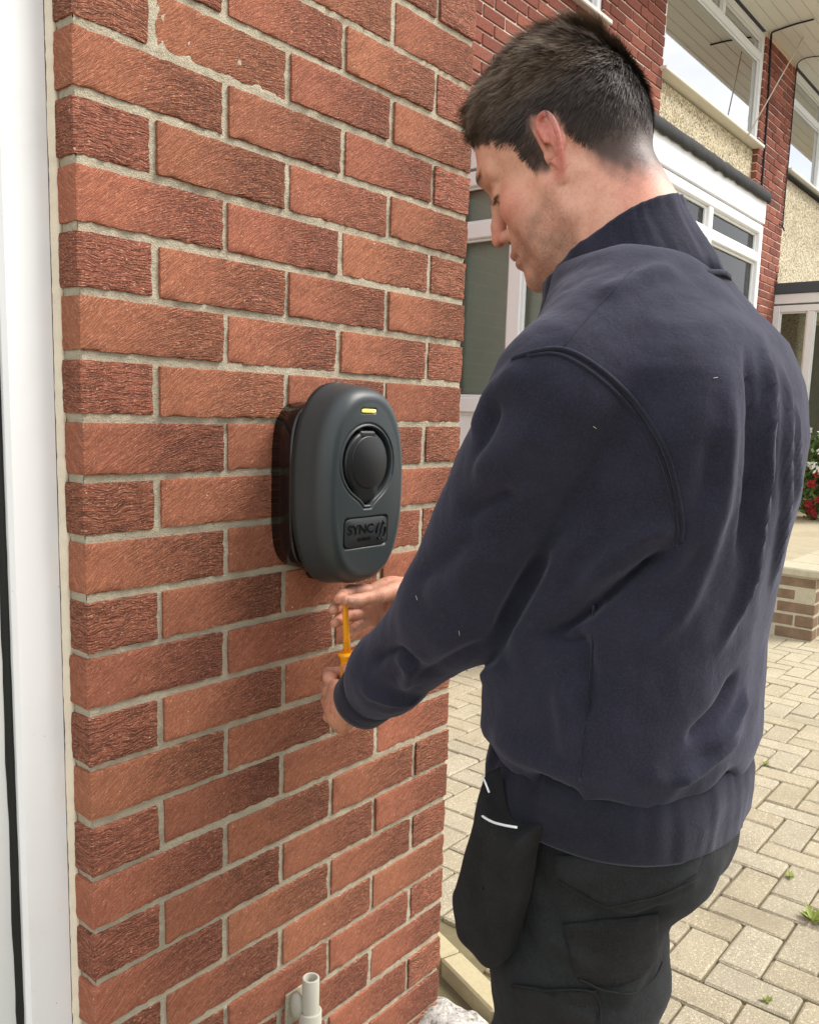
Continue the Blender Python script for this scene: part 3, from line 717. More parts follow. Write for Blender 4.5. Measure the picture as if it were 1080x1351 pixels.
mb = MB(); mb.add(*felt_edge((PX0-.06, PY0-.05, FT-.035), (PX1+.06, PY0-.05, FT-.035))); mb.add(*felt_edge((PX0-.04, HY, FT-.035), (PX0-.04, PY0-.06, FT-.035)))
mb.add(*felt_edge((PX1+.04, PY0-.06, FT-.035), (PX1+.04, HY, FT-.035)))
mb.box((PX0-.05, PY0-.06, FT+.002), (PX1+.05, HY, FT+.022)); mb.build('felt_roof', 'felt', por, op, True)
# small white vent hood on the far porch post
vq = onp(998, 360, 1, PY0+.5)
bm = bmesh.new(); bmesh.ops.create_uvsphere(bm, u_segments=24, v_segments=14, radius=1)
for v in bm.verts: v.co = Vector((v.co.x*.06, v.co.y*.09, v.co.z*.16))+Vector((PX1+.09, PY0+.06, 2.27))-Vector(op)
me = bpy.data.meshes.new('vent_hood'); bm.to_mesh(me); bm.free(); me.materials.append(M['white']); me.shade_smooth(); obj('vent_hood', me, por)

# neighbour's house and porch
nb = empty('neighbour_house', (9.5, HY, -.05)); tag(nb, 'pebbledash house with wide upper window, past the brick party pier', 'house'); on = np.array((9.5, HY, -.05))
b = WB('y', HY+.05); b.w(X_END+.002, 16, -.05, SILL-.07, -.2, 0); b.build('pebbledash_wall', 'pebble', nb, on)
b = WB('y', HY+.05); b.w(X_END+.002, 16, SILL-.08, SILL-.067, 0.001, .05); b.build('flashing', 'felt', nb, on)
casement(nb, on, 'y', WY, X_END+.003, 11.6, SILL-.02, EAVE-.03, mull=(10.3,), trans=(4.60,), blinds=None)
NX = 9.10; NF = 2.53
np_ = empty('porch', (NX, .9, 0)); tag(np_, 'white glazed porch with slate grey roof edge, behind the flowers', 'porch'); onp_ = np.array((NX, .9, 0))
casement(np_, onp_, 'x', NX, .90, HY-.002, .42, NF-.02, mull=(1.28, 1.62), trans=(), fw=.07, room=0, sill=False, name='side_window')
casement(np_, onp_, 'y', .90, NX+.002, 11.2, .42, NF-.02, mull=(9.8, 10.5), trans=(1.95,), fw=.07, room=0, sill=False, name='front_window')
b = MB().box((NX+1.2, 1.0, .42), (NX+1.22, HY, NF-.1)); b.build('inner_wall', 'interior', np_, onp_)
b = MB().box((NX-.05, .84, NF), (11.3, HY, NF+.1), .004); b.build('fascia', 'white', np_, onp_)
b = MB().box((NX-.07, .82, NF+.101), (11.32, HY, NF+.21), .004); b.build('roof_edge', 'grey', np_, onp_)
V = [(NX-.02, HY-.25, NF+.212), (NX+.2, HY-.25, NF+.212), (NX+.2, HY-.01, NF+.34), (NX-.02, HY-.01, NF+.34)]
obj('roof_flashing', me_of('roof_flashing', np.array(V)-onp_, [(0, 1, 2, 3)], m_plain('lead', sc(170, 178, 186), .35, .5)), np_)

# raised forecourt, its retaining wall with coping, and the rose bush
RX, RY = 4.80, .30
pt = MB().box((RX+.27, RY+.25, -.1), (14, .94, .40)).box((5.52, .94, -.1), (14, HY-.001, .40)).build('raised_forecourt', 'paver'); pt['kind'] = 'structure'
rw = empty('retaining_wall', (RX, RY, -.02)); tag(rw, 'low weathered buff brick retaining wall with stone coping beside the drive', 'garden wall'); ow = np.array((RX, RY, -.02))
MB().box((RX+.003, RY+.003, -.05), (RX+.215, .92, .385)).box((RX+.216, RY+.008, -.05), (7.9, RY+.215, .385)).build('mortar', 'coping', rw, ow)
for k in range(5):
    z = .005+k*.077; y = RY-(.0 if k % 2 == 0 else .112)
    while y < .92:
        a, b_ = max(y, RY), min(y+.215, .92)
        if b_-a > .04: MB().box((RX+rng.normal(0, .005), a, z+rng.normal(0, .002)), (RX+.102, b_, z+.067), .006).build('brick', 'wallbrick', rw, ow)
        y += .225
    x = RX+.104+.01+(.0 if k % 2 else .0)
    while x < 6.2:
        MB().box((x, RY+rng.normal(0, .002), z), (x+.215, RY+.1, z+.067), .006).build('brick', 'wallbrick', rw, ow); x += .225
y = RY-.02
while y < .85:
    MB().box((RX-.025, y, .388+rng.normal(0, .002)), (RX+.24, min(y+.44, .93), .435), .008).build('coping', 'coping', rw, ow); y += .447
x = RX+.25
while x < 7.5: MB().box((x, RY-.02, .388), (x+.44, RY+.24, .433+rng.normal(0, .002)), .008).build('coping', 'coping', rw, ow); x += .447
def leaf_cloud(center, rad, n, size, seed):
    rs = np.random.default_rng(seed); V = []; F = []
    for i in range(n):
        d_ = rs.normal(size=3); d_ /= np.linalg.norm(d_); p = np.array(center)+d_*np.array(rad)*rs.uniform(.3, 1)**.6*(1+.25*mnoise.noise(Vector(d_*3)))
        a = rs.normal(size=3); a /= np.linalg.norm(a); b_ = np.cross(a, rs.normal(size=3)); b_ /= np.linalg.norm(b_); s_ = size*rs.uniform(.6, 1.3); k = len(V)
        V += [p-a*s_, p+b_*s_*.5, p+a*s_, p-b_*s_*.5]; F += [(k, k+1, k+2), (k, k+2, k+3)]
    return V, F
rb = onp(1078, 668, 2, .40); rbc = np.array((rb[0]-.6, min(rb[1], HY-.4)-.2, .40)); 
rb_ = onp(1078, 640, 1, 1.15)
rbc = np.array((rb_[0], 1.15, .40)); rose = empty('rose_bush', rbc); tag(rose, 'leafy bush with red and white flowers in front of the neighbouring porch', 'bush')
MB().add(*leaf_cloud(rbc+np.array((.1, -.05, .42)), (.34, .32, .42), 2600, .035, 3)).build('foliage', 'leaf', rose, rbc)
mb = MB()
for i in range(9):
    a = rng.uniform(0, 6.28); mb.tube(crom([rbc, rbc+np.array((.1*math.cos(a), .1*math.sin(a), .35)), rbc+np.array((.26*math.cos(a), .26*math.sin(a), .75))], 4), [.008]*9, 5)
mb.build('stems', 'stem', rose, rbc)
for i in range(44):
    d_ = rng.normal(size=3); d_[0] -= 1.0; d_[1] -= .9; d_[2] = d_[2]*.9+.3; d_ /= np.linalg.norm(d_); p = rbc+np.array((.1, -.05, .45))+d_*np.array((.36, .34, .46))
    MB().add(*leaf_cloud(p, (.04, .04, .035), 34, .022, 50+i)).build('flower', 'petalw' if p[2] > .86 else 'petal', rose, rbc)
# weeds in the paving joints
for n, (px, py, s_) in enumerate([(1070, 1216, .05), (1041, 1158, .03), (1012, 1322, .022), (1010, 1010, .025), (1000, 905, .03)]):
    p = onp(px, py, 2, 0.); V = []; F = []
    for i in range(16 if n else 26):
        a = rng.uniform(0, 6.28); L = s_*rng.uniform(.5, 1.1); up = rng.uniform(.3, 1.1); w_ = L*.16; k = len(V)
        d_ = np.array((math.cos(a), math.sin(a), up)); d_ /= np.linalg.norm(d_); sd = np.array((-math.sin(a), math.cos(a), 0))
        V += [p, p+d_*L*.5+sd*w_, p+d_*L-np.array((0, 0, L*.12)), p+d_*L*.5-sd*w_]; F += [(k, k+1, k+2), (k, k+2, k+3)]
    w = MB().add(V, F).build('weed', 'leafw', None); lab = ['bright green weed, the biggest sprouting from the paving joints'] + ['small green weed in the paving just beyond the biggest weed', 'tiny green weed in the paving between the biggest weed and the trouser leg', 'tiny green weed in the paving beside the sweatshirt hem', 'small green weed in the paving between the man and the low garden wall']
    tag(w, lab[n], 'weed', None if n == 0 else 'small weeds in the paving')

# ------------------------------------------------------------------ implicit-surface modelling (for the man)
def smin(a, b, k): h = np.clip(.5+.5*(b-a)/k, 0, 1); return b*(1-h)+a*h-k*h*(1-h)
def smax(a, b, k): return -smin(-a, -b, k)
def rcone(P, a, b, ra, rb):
    a = np.asarray(a, float); ab = np.asarray(b, float)-a; d = P-a
    t = np.clip((d@ab)/(ab@ab), 0, 1); return np.linalg.norm(d-t[:, None]*ab, axis=1)-(ra+t*(rb-ra))
def chain(P, pts, rad, k=.004):
    d = rcone(P, pts[0], pts[1], rad[0], rad[1])
    for i in range(1, len(pts)-1): d = smin(d, rcone(P, pts[i], pts[i+1], rad[i], rad[i+1]), k)
    return d
def ell(P, c, r, Rm=None):
    q = P-np.asarray(c, float)
    if Rm is not None: q = q@Rm
    r = np.asarray(r, float); k0 = np.linalg.norm(q/r, axis=1); k1 = np.linalg.norm(q/(r*r), axis=1)+1e-9
    return k0*(k0-1)/k1
def sph(P, c, r): return np.linalg.norm(P-np.asarray(c, float), axis=1)-r
def rotm(yaw, bow, roll):
    cz, sz = math.cos(yaw), math.sin(yaw); cx, sx = math.cos(-bow), math.sin(-bow); cy, sy = math.cos(roll), math.sin(roll)
    return np.array([[cz, -sz, 0], [sz, cz, 0], [0, 0, 1]])@np.array([[1, 0, 0], [0, cx, -sx], [0, sx, cx]])@np.array([[cy, 0, sy], [0, 1, 0], [-sy, 0, cy]])
def polygonize(fn, lo, hi, h, co=4, proj=2):
    lo = np.array(lo, float); n = np.ceil((np.array(hi)-lo)/h/co).astype(int)*co+1
    nc = (n-1)//co+1
    g = np.stack(np.meshgrid(*[np.arange(k) for k in nc], indexing='ij'), -1).reshape(-1, 3)
    dc = fn(lo+g*h*co).reshape(nc)
    thr = co*h*1.35; act = np.abs(dc) < thr*1.0
    cell = np.zeros(nc-1, bool)
    for i in (0, 1):
        for j in (0, 1):
            for k in (0, 1): cell |= act[i:nc[0]-1+i, j:nc[1]-1+j, k:nc[2]-1+k]
    D = dc.repeat(co, 0).repeat(co, 1).repeat(co, 2)[:n[0], :n[1], :n[2]].copy()
    mk = np.zeros(n, bool); ci = np.argwhere(cell)*co
    cm = cell.repeat(co, 0).repeat(co, 1).repeat(co, 2)
    for i in (0, 1):
        for j in (0, 1):
            for k in (0, 1): mk[i:n[0]-1+i, j:n[1]-1+j, k:n[2]-1+k] |= cm
    idx = np.argwhere(mk); val = np.empty(len(idx))
    for s0 in range(0, len(idx), 400000): val[s0:s0+400000] = fn(lo+idx[s0:s0+400000]*h)
    D[mk] = val
    sg = D < 0
    corners = [(i, j, k) for i in (0, 1) for j in (0, 1) for k in (0, 1)]
    cnt = sum(sg[i:n[0]-1+i, j:n[1]-1+j, k:n[2]-1+k].astype(np.int8) for i, j, k in corners)
    ac = np.argwhere((cnt > 0) & (cnt < 8)); cid = np.full(n-1, -1, np.int64); cid[tuple(ac.T)] = np.arange(len(ac))
    acc = np.zeros((len(ac), 3)); num = np.zeros(len(ac))
    for a in range(8):
        for b in range(a+1, 8):
            ca, cb = np.array(corners[a]), np.array(corners[b])
            if np.abs(ca-cb).sum() != 1: continue
            da = D[tuple((ac+ca).T)]; db = D[tuple((ac+cb).T)]; m = (da < 0) != (db < 0)
            t = np.where(m, da/(da-db+1e-30), 0)[:, None]; acc += np.where(m[:, None], ca+(cb-ca)*t, 0); num += m
    V = lo+(ac+acc/num[:, None])*h; F = []
    for ax in range(3):
        o = [k for k in range(3) if k != ax]
        sl0 = [slice(None)]*3; sl1 = [slice(None)]*3; sl0[ax] = slice(0, -1); sl1[ax] = slice(1, None)
        e = np.argwhere(sg[tuple(sl0)] != sg[tuple(sl1)])
        e = e[(e[:, o[0]] > 0) & (e[:, o[1]] > 0) & (e[:, o[0]] < n[o[0]]-1) & (e[:, o[1]] < n[o[1]]-1)]
        ins = sg[tuple(e.T)]; q = []
        for a, b in ((0, 0), (1, 0), (1, 1), (0, 1)):
            c = e.copy(); c[:, o[0]] -= a; c[:, o[1]] -= b; q.append(cid[tuple(c.T)])
        q = np.stack(q, 1); fl = ins if ax != 1 else ~ins
        q[~fl] = q[~fl][:, ::-1]; F.append(q)
    F = np.vstack(F)
    for _ in range(proj):
        d = fn(V); e = h*.25; G = np.stack([(fn(V+np.eye(3)[i]*e)-fn(V-np.eye(3)[i]*e))/(2*e) for i in range(3)], 1)
        st = (d/(np.sum(G*G, 1)+1e-9))[:, None]*G; l = np.linalg.norm(st, axis=1); st *= np.minimum(1, h*.7/(l+1e-12))[:, None]; V = V-st
    return V, F
def grad_n(fn, V, e):
    G = np.stack([fn(V+np.eye(3)[i]*e)-fn(V-np.eye(3)[i]*e) for i in range(3)], 1); return G/(np.linalg.norm(G, axis=1)[:, None]+1e-12)

# ------------------------------------------------------------------ the man: pose
BASE = np.array((.42, -.57, 0.))
HC = np.array((.423, -.405, 1.577)); HR = rotm(R(5.6), R(26.3), R(-6.5))       # head centre (between the ears) and attitude
def h2w(p): return HC+np.atleast_2d(p)@HR.T
def w2h(p): return (np.atleast_2d(p)-HC)@HR
NECK = np.array((.42, -.505, 1.43))
SL, EL, WL = np.array((.238, -.52, 1.300)), np.array((.254, -.385, 1.045)), np.array((.309, -.203, .884))
SR, ER, WR = np.array((.580, -.495, 1.305)), np.array((.625, -.30, 1.08)), np.array((.515, -.145, .975))

# ------------------------------------------------------------------ head and neck
nk = w2h(NECK)[0]; nkb = w2h(NECK+np.array((0, -.045, .0)))[0]; st_n = w2h(np.array((.42, -.415, 1.385)))[0]
def ear(P, sx):
    q = P.copy(); q[:, 0] *= sx                           # left ear at -x
    s_ = 1.10
    def e(u, v, w=0.): u2 = u+v*.16; return (-.0705-(u2*.48+w)*s_, -.004-u2*.86*s_, .002+v*s_)
    hel = [e(.002, .000, .001), e(-.001, .012, .004), e(.000, .024, .006), e(.008, .032, .007), e(.018, .031, .008), e(.026, .021, .009), e(.028, .007, .009), e(.024, -.008, .006), e(.017, -.019, .003), e(.010, -.027, .001)]
    d = chain(q, crom(hel, 3), [.0030]*28, .002)
    d = smin(d, chain(q, crom([e(.010, .021, .002), e(.017, .012, .005), e(.018, .000, .005), e(.012, -.013, .003)], 3), [.0028]*10, .002), .004)
    lam = [e(.014, .018, .000), e(.018, .006, .001), e(.014, -.008, .000)]
    for c, r_ in zip(lam, ((.0030, .0125, .015), (.0032, .0125, .016), (.003, .0105, .015))):
        a = math.atan2(.48, .86); Rm = np.array([[math.cos(a), math.sin(a), 0], [-math.sin(a), math.cos(a), 0], [0, 0, 1]]).T
        d = smin(d, ell(q, c, r_, Rm), .005)
    d = smin(d, ell(q, e(.0075, -.0265, .001), (.0036, .0075, .0095)), .005)       # lobe
    d = smin(d, ell(q, e(.000, -.004, .002), (.004, .0045, .0065)), .004)          # tragus
    d = smin(d, rcone(q, (-.058, -.012, .012), (-.066, -.018, -.004), .012, .010), .008)
    d = smax(d, -ell(q, e(.0085, -.002, .0075), (.0070, .0062, .0095)), .003)      # concha
    d = smax(d, -ell(q, e(.012, .0225, .008), (.0042, .0060, .0042)), .002)
    return d
def head_sdf(P):
    A = P.copy(); A[:, 0] = np.abs(A[:, 0])
    d = ell(P, (0, -.016, .050), (.0765, .0985, .093))
    d = smin(d, ell(P, (0, .026, .052), (.064, .072, .062)), .03)
    d = smin(d, ell(P, (0, -.050, .008), (.060, .058, .055)), .03)
    d = smin(d, ell(P, (0, .040, -.028), (.058, .056, .066)), .025)
    d = smin(d, ell(A, (.046, .056, -.020), (.020, .026, .020)), .02)               # cheekbone
    d = smin(d, chain(A, [(.058, .006, -.028), (.054, .004, -.064), (.036, .050, -.092), (.012, .082, -.103)], [.018, .017, .016, .017], .012), .022)
    d = smin(d, ell(A, (.042, .036, -.055), (.022, .036, .034)), .02)               # cheek
    d = smin(d, ell(P, (0, .086, -.100), (.021, .017, .017)), .014)                 # chin
    d = smin(d, ell(P, (0, .042, -.080), (.044, .048, .030)), .02)
    d = smin(d, ell(P, (0, .080, -.062), (.032, .026, .026)), .016)                 # mouth mound
    d = smin(d, chain(A, [(.0, .094, .034), (.024, .092, .040), (.048, .072, .034)], [.010, .0105, .009], .006), .014)   # brow
    d = smax(d, -ell(A, (.033, .102, .012), (.019, .019, .0125)), .014)             # eye socket
    d = smin(d, sph(A, (.032, .0735, .012), .0150), .005)                           # lidded eye
    d = smin(d, ell(A, (.032, .0800, .0065), (.0145, .009, .003)), .003)            # lower lid edge
    d = smin(d, chain(P, [(0, .092, .024), (0, .1010, .008), (0, .1110, -.014), (0, .1165, -.029)], [.0075, .0075, .0088, .0105], .006), .010)
    d = smin(d, ell(A, (.0125, .1030, -.0335), (.0075, .0105, .0075)), .006)        # nostril wing
    d = smax(d, -ell(A, (.0066, .1085, -.0415), (.0032, .0062, .0036)), .003)
    d = smin(d, ell(P, (0, .1000, -.0615), (.0225, .0095, .0062)), .006)            # lips
    d = smin(d, ell(P, (0, .0985, -.0745), (.0200, .0095, .0068)), .006)
    d = smax(d, -ell(P, (0, .1080, -.0680), (.0260, .0085, .0014)), .003)
    d = smax(d, -ell(A, (.026, .0985, -.0685), (.004, .006, .003)), .006)
    d = smin(d, ear(P, 1), .003); d = smin(d, ear(P, -1), .003)
    # neck
    n_ = rcone(P, (0, -.032, -.020), nk, .053, .060); n_ = smin(n_, rcone(P, (0, -.052, .0), nkb, .042, .052), .02)
    n_ = smin(n_, rcone(A*[1, 1, 1], (.056, -.022, -.030), (.02, st_n[1], st_n[2]), .013, .012), .016)
    n_ = smin(n_, rcone(P, (0, .030, -.085), (0, st_n[1]-.01, st_n[2]), .022, .03), .03)
    return smin(d, n_, .016)
HV, HF = polygonize(head_sdf, (-.12, -.19, -.24), (.12, .15, .15), .0021)
HN = grad_n(head_sdf, HV, .001)
def hairline(p):
    """signed 'inside hair' measure in head space (m), > 0 inside the haired scalp"""
    x, y, z = np.abs(p[:, 0]), p[:, 1], p[:, 2]
    xs = [-.20, -.10, -.075, -.055, -.040, -.033, -.026, -.012, -.002, .000, .020, .027, .060, .085, .12]
    zs = [-.088, -.088, -.080, -.058, -.014, .016, .034, .042, .034, -.016, -.010, .034, .058, .078, .092]
    zl = np.interp(y, xs, zs)+.0035*np.sin(y*330+x*90)*np.sin(z*210+1.)
    return z-zl
hl = hairline(HV)
x, y, z = HV.T; ax = np.abs(x)
def sm(a, b, v): t = np.clip((v-a)/(b-a), 0, 1); return t*t*(3-2*t)
skin = np.tile(np.array(sc(216, 164, 140)), (len(HV), 1))
def tint(w, c, amt=1.): 
    global skin
    w = (w*amt)[:, None]; skin = skin*(1-w)+np.array(c)*w
nzv = np.array([mnoise.noise(Vector(v*70)) for v in HV]); nzf = np.array([mnoise.noise(Vector(v*420)) for v in HV])
isear = sm(.0735, .080, ax)*sm(-.05, -.03, z)*(y > -.05)*(y < .02)
tint(isear, sc(206, 128, 116), .85); tint(sm(.003, .0, np.abs(ear(HV, 1)))*sm(-.02, -.032, z)*0, sc(200, 110, 100))
tint(np.exp(-((y-.066)/.028)**2-((z+.022)/.026)**2)*sm(.02, .045, ax), sc(206, 128, 108), .55)       # cheek colour
tint(np.exp(-((y-.118)/.016)**2-((z+.030)/.016)**2), sc(206, 122, 104), .6)                              # nose
tint(sm(-.03, -.07, y)*sm(.0, -.05, z), sc(210, 140, 118), .5)                                          # redder skin at the back of the neck
beard = sm(.012, .0, np.abs(np.interp(z, [-.14, -.05, -.02], [0, 0, .02])))*sm(-.034, -.056, z)*sm(-.005, .02, y)*sm(-.15, -.125, z)
beard = np.maximum(beard, sm(.0, .012, y)*sm(.036, .028, y)*sm(-.03, -.045, z)*.8)
tint(beard*(.55+.45*np.clip(nzv*1.6, -.6, 1)), sc(132, 104, 84), .62); tint(beard*sm(.15, .6, nzf), sc(112, 86, 70), .3)
tint(np.exp(-((z+.066)/.011)**2-((x)/.021)**2)*sm(.092, .099, y), sc(176, 92, 86), .75)
tint(np.exp(-((z-.040)/.0055)**2)*sm(.052, .044, ax)*sm(.008, .015, ax)*sm(.05, .065, y), sc(58, 42, 34), .95)
tint(np.exp(-((z-.0045)/.0020)**2)*sm(.054, .048, ax)*sm(.012, .018, ax)*sm(.074, .080, y), sc(52, 34, 30), .9)
tint(np.exp(-((z-.0165)/.0016)**2)*sm(.050, .044, ax)*sm(.014, .020, ax)*sm(.074, .080, y), sc(150, 92, 78), .6)
tint(np.exp(-((z+.0395)/.0035)**2-((ax-.0075)/.005)**2)*sm(.095, .1, y), sc(86, 40, 36), .85)
fade = sm(-.008-.010*(y < -.03), .014+.026*(y < -.03), hl+.0025*nzv); tint(fade, sc(44, 36, 32), .93)
# hands ------------------------------------------------------------------
RODX, RODY = .3655, -.105
TIP = onp(455, 795, 1, RODY)
COLp = onp(458, 864, 1, RODY)
HL = np.array((COLp[0]+.010, RODY, COLp[2]-.067))                       # left fist centre on the handle
la = R(-28); Lr = np.array([[math.cos(la), -math.sin(la), 0], [math.sin(la), math.cos(la), 0], [0, 0, 1]])
def lhand(Pw):
    P = (Pw-HL)@Lr
    d = ell(P, (-.030, -.028, -.004), (.0155, .045, .040)); d = smin(d, rcone(P, (-.030, -.05, -.002), (P_WL[0], P_WL[1], P_WL[2]), .026, .027), .02)
    for i, hh in enumerate((.030, .009, -.012, -.031)):
        s_ = (.97, 1.04, 1., .86)[i]; rr = (.0098, .0100, .0096, .0085)[i]
        pts = [(-.033, .004, hh), (-.027*s_, .036*s_, hh-.003), (.002, .045*s_, hh-.005), (.024, .026, hh-.006), (.021, .004, hh-.006)]
        f = chain(P, pts, [rr*1.15, rr, rr*.95, rr*.88, rr*.8], .003); d = smin(d, f, .005)
    th = chain(P, [(-.020, -.050, .018), (-.010, -.028, .040), (-.006, .000, .051), (-.001, .020, .053)], [.015, .012, .0105, .0085], .004)
    return smin(d, th, .008)
P_WL = ((WL-HL)@Lr)
e1 = (TIP-WR); e1 = e1/np.linalg.norm(e1); e2 = np.array((-.15, -1., .05)); e2 -= e1*(e2@e1); e2 /= np.linalg.norm(e2); e3 = np.cross(e2, e1); e3 = e3 if e3[2] > 0 else -e3
LT = np.linalg.norm(TIP-WR); RM = np.stack([e1, e2, e3], 1)
def rhand(Pw):
    P = (Pw-WR)@RM-np.array((0, -.034, .004)); a = LT-.146                                  # along, palm side, up
    def q(x_, y_, z_): return (x_+a, y_, z_)
    d = ell(P, q(.048, .0, -.013), (.048, .0150, .040)); d = smin(d, rcone(P, (-.05, 0, 0), q(.03, 0, 0), .029, .027), .02)
    F_ = [([q(.084, -.004, .008), q(.118, .004, .009), q(.142, .022, .007), q(.157, .034, .001)], .0098),
          ([q(.086, -.006, -.010), q(.120, -.002, -.009), q(.142, .010, -.012), q(.158, .022, -.016)], .0098),
          ([q(.084, -.006, -.028), q(.118, .000, -.030), q(.140, .012, -.033), q(.154, .022, -.036)], .0093),
          ([q(.080, -.004, -.042), q(.106, .004, -.048), q(.122, .016, -.052), q(.134, .026, -.053)], .0082)]
    for pts, rr in F_: d = smin(d, chain(P, pts, [rr*1.12, rr*.98, rr*.92, rr*.80], .003), .003)
    th = chain(P, [q(.015, .010, .012), q(.055, .034, .012), q(.100, .050, .006), q(.138, .050, .000), q(.152, .047, .001)], [.016, .0135, .0112, .0098, .0078], .004)
    d = smin(d, th, .008)
    nail = ell(P, q(.149, .0572, .003), (.008, .0016, .0055)); return smin(d, nail, .0008)
LV, LF = polygonize(lhand, HL-.135, HL+.09, .0019)
RV, RF = polygonize(rhand, np.minimum(TIP, WR)-.075, np.maximum(TIP, WR)+.075, .0019)
def armcore(P):                                                 # the rest of the body, inside the clothes
    d = chain(P, [(.41, -.54, .82), (.42, -.55, 1.0), (.42, -.56, 1.25), NECK-np.array((0, .03, .02))], [.10, .115, .125, .055], .03)
    for s_, e_, w_ in ((SL, EL, WL), (SR, ER, WR)): d = smin(d, chain(P, [np.array((.42, -.54, 1.33)), s_, e_, w_], [.07, .055, .042, .028], .01), .03)
    for q_ in ([(.335, -.545, .80), (.318, -.52, .45), (.312, -.565, .10)], [(.49, -.53, .80), (.500, -.44, .45), (.51, -.47, .10)]): d = smin(d, chain(P, q_, [.065, .05, .035], .01), .03)
    return d
AV, AF = polygonize(armcore, (.1, -.75, .02), (.78, -.10, 1.46), .012)
Vall = [h2w(HV), LV, RV, AV]; Fall = [HF, LF, RF, AF]; off = 0; FF = []
for v, f in zip(Vall, Fall): FF.append(f+off); off += len(v)
Vb = np.vstack(Vall); Fb = np.vstack(FF)
hs_ = np.array([mnoise.noise(Vector(v*60)) for v in np.vstack([LV, RV])])[:, None]
hcol = np.array(sc(204, 150, 124))*(1+.12*hs_); 
kn = np.array([mnoise.noise(Vector((v[0]*160, v[1]*160, v[2]*45))) for v in np.vstack([LV, RV])])[:, None]; hcol = np.where(kn > .35, hcol*np.array((.86, .72, .70)), hcol)
def rq(p): return WR+RM@(np.array(p)+np.array((LT-.146, -.034, .004)))
nL = len(LV)
for (A_, B_, C_) in [((.084, -.004, .008), (.118, .004, .009), (.142, .022, .007)), ((.118, .004, .009), (.142, .022, .007), (.157, .034, .001)), ((.086, -.006, -.010), (.120, -.002, -.009), (.142, .010, -.012)), ((.120, -.002, -.009), (.142, .010, -.012), (.158, .022, -.016)),
                     ((.084, -.006, -.028), (.118, 0, -.030), (.140, .012, -.033)), ((.118, 0, -.030), (.140, .012, -.033), (.154, .022, -.036)), ((.055, .034, .012), (.100, .050, .006), (.138, .050, 0)), ((.106, .004, -.048), (.122, .016, -.052), (.134, .026, -.053))]:
    J = rq(B_); t_ = rq(C_)-rq(A_); t_ /= np.linalg.norm(t_); dv = RV-J
    for o_ in (-.0028, 0, .0026):
        w_ = (np.exp(-((dv@t_-o_)/.0009)**2)*(np.linalg.norm(dv, axis=1) < .0145))[:, None]*(.55 if o_ == 0 else .35); hcol[nL:] = hcol[nL:]*(1-w_)+np.array(sc(120, 62, 50))*w_
w_ = np.exp(-(np.linalg.norm((RV-rq((.150, .0575, .002)))*1., axis=1)/.0048)**2)[:, None]*.8; hcol[nL:] = hcol[nL:]*(1-w_)+np.array(sc(232, 196, 180))*w_
acol = np.tile(np.array(sc(206, 156, 132)), (len(AV), 1))
tc_ = np.vstack([skin, hcol, acol])
me = me_of('person', Vb-BASE, Fb, 'skin', True)
ca = me.color_attributes.new('tint', 'FLOAT_COLOR', 'POINT'); ca.data.foreach_set('color', np.c_[tc_, np.ones(len(tc_))].astype(np.float32).ravel())
man = obj('person', me, None, BASE); tag(man, 'man in navy sweatshirt and black work trousers, head bowed, using a screwdriver', 'person')

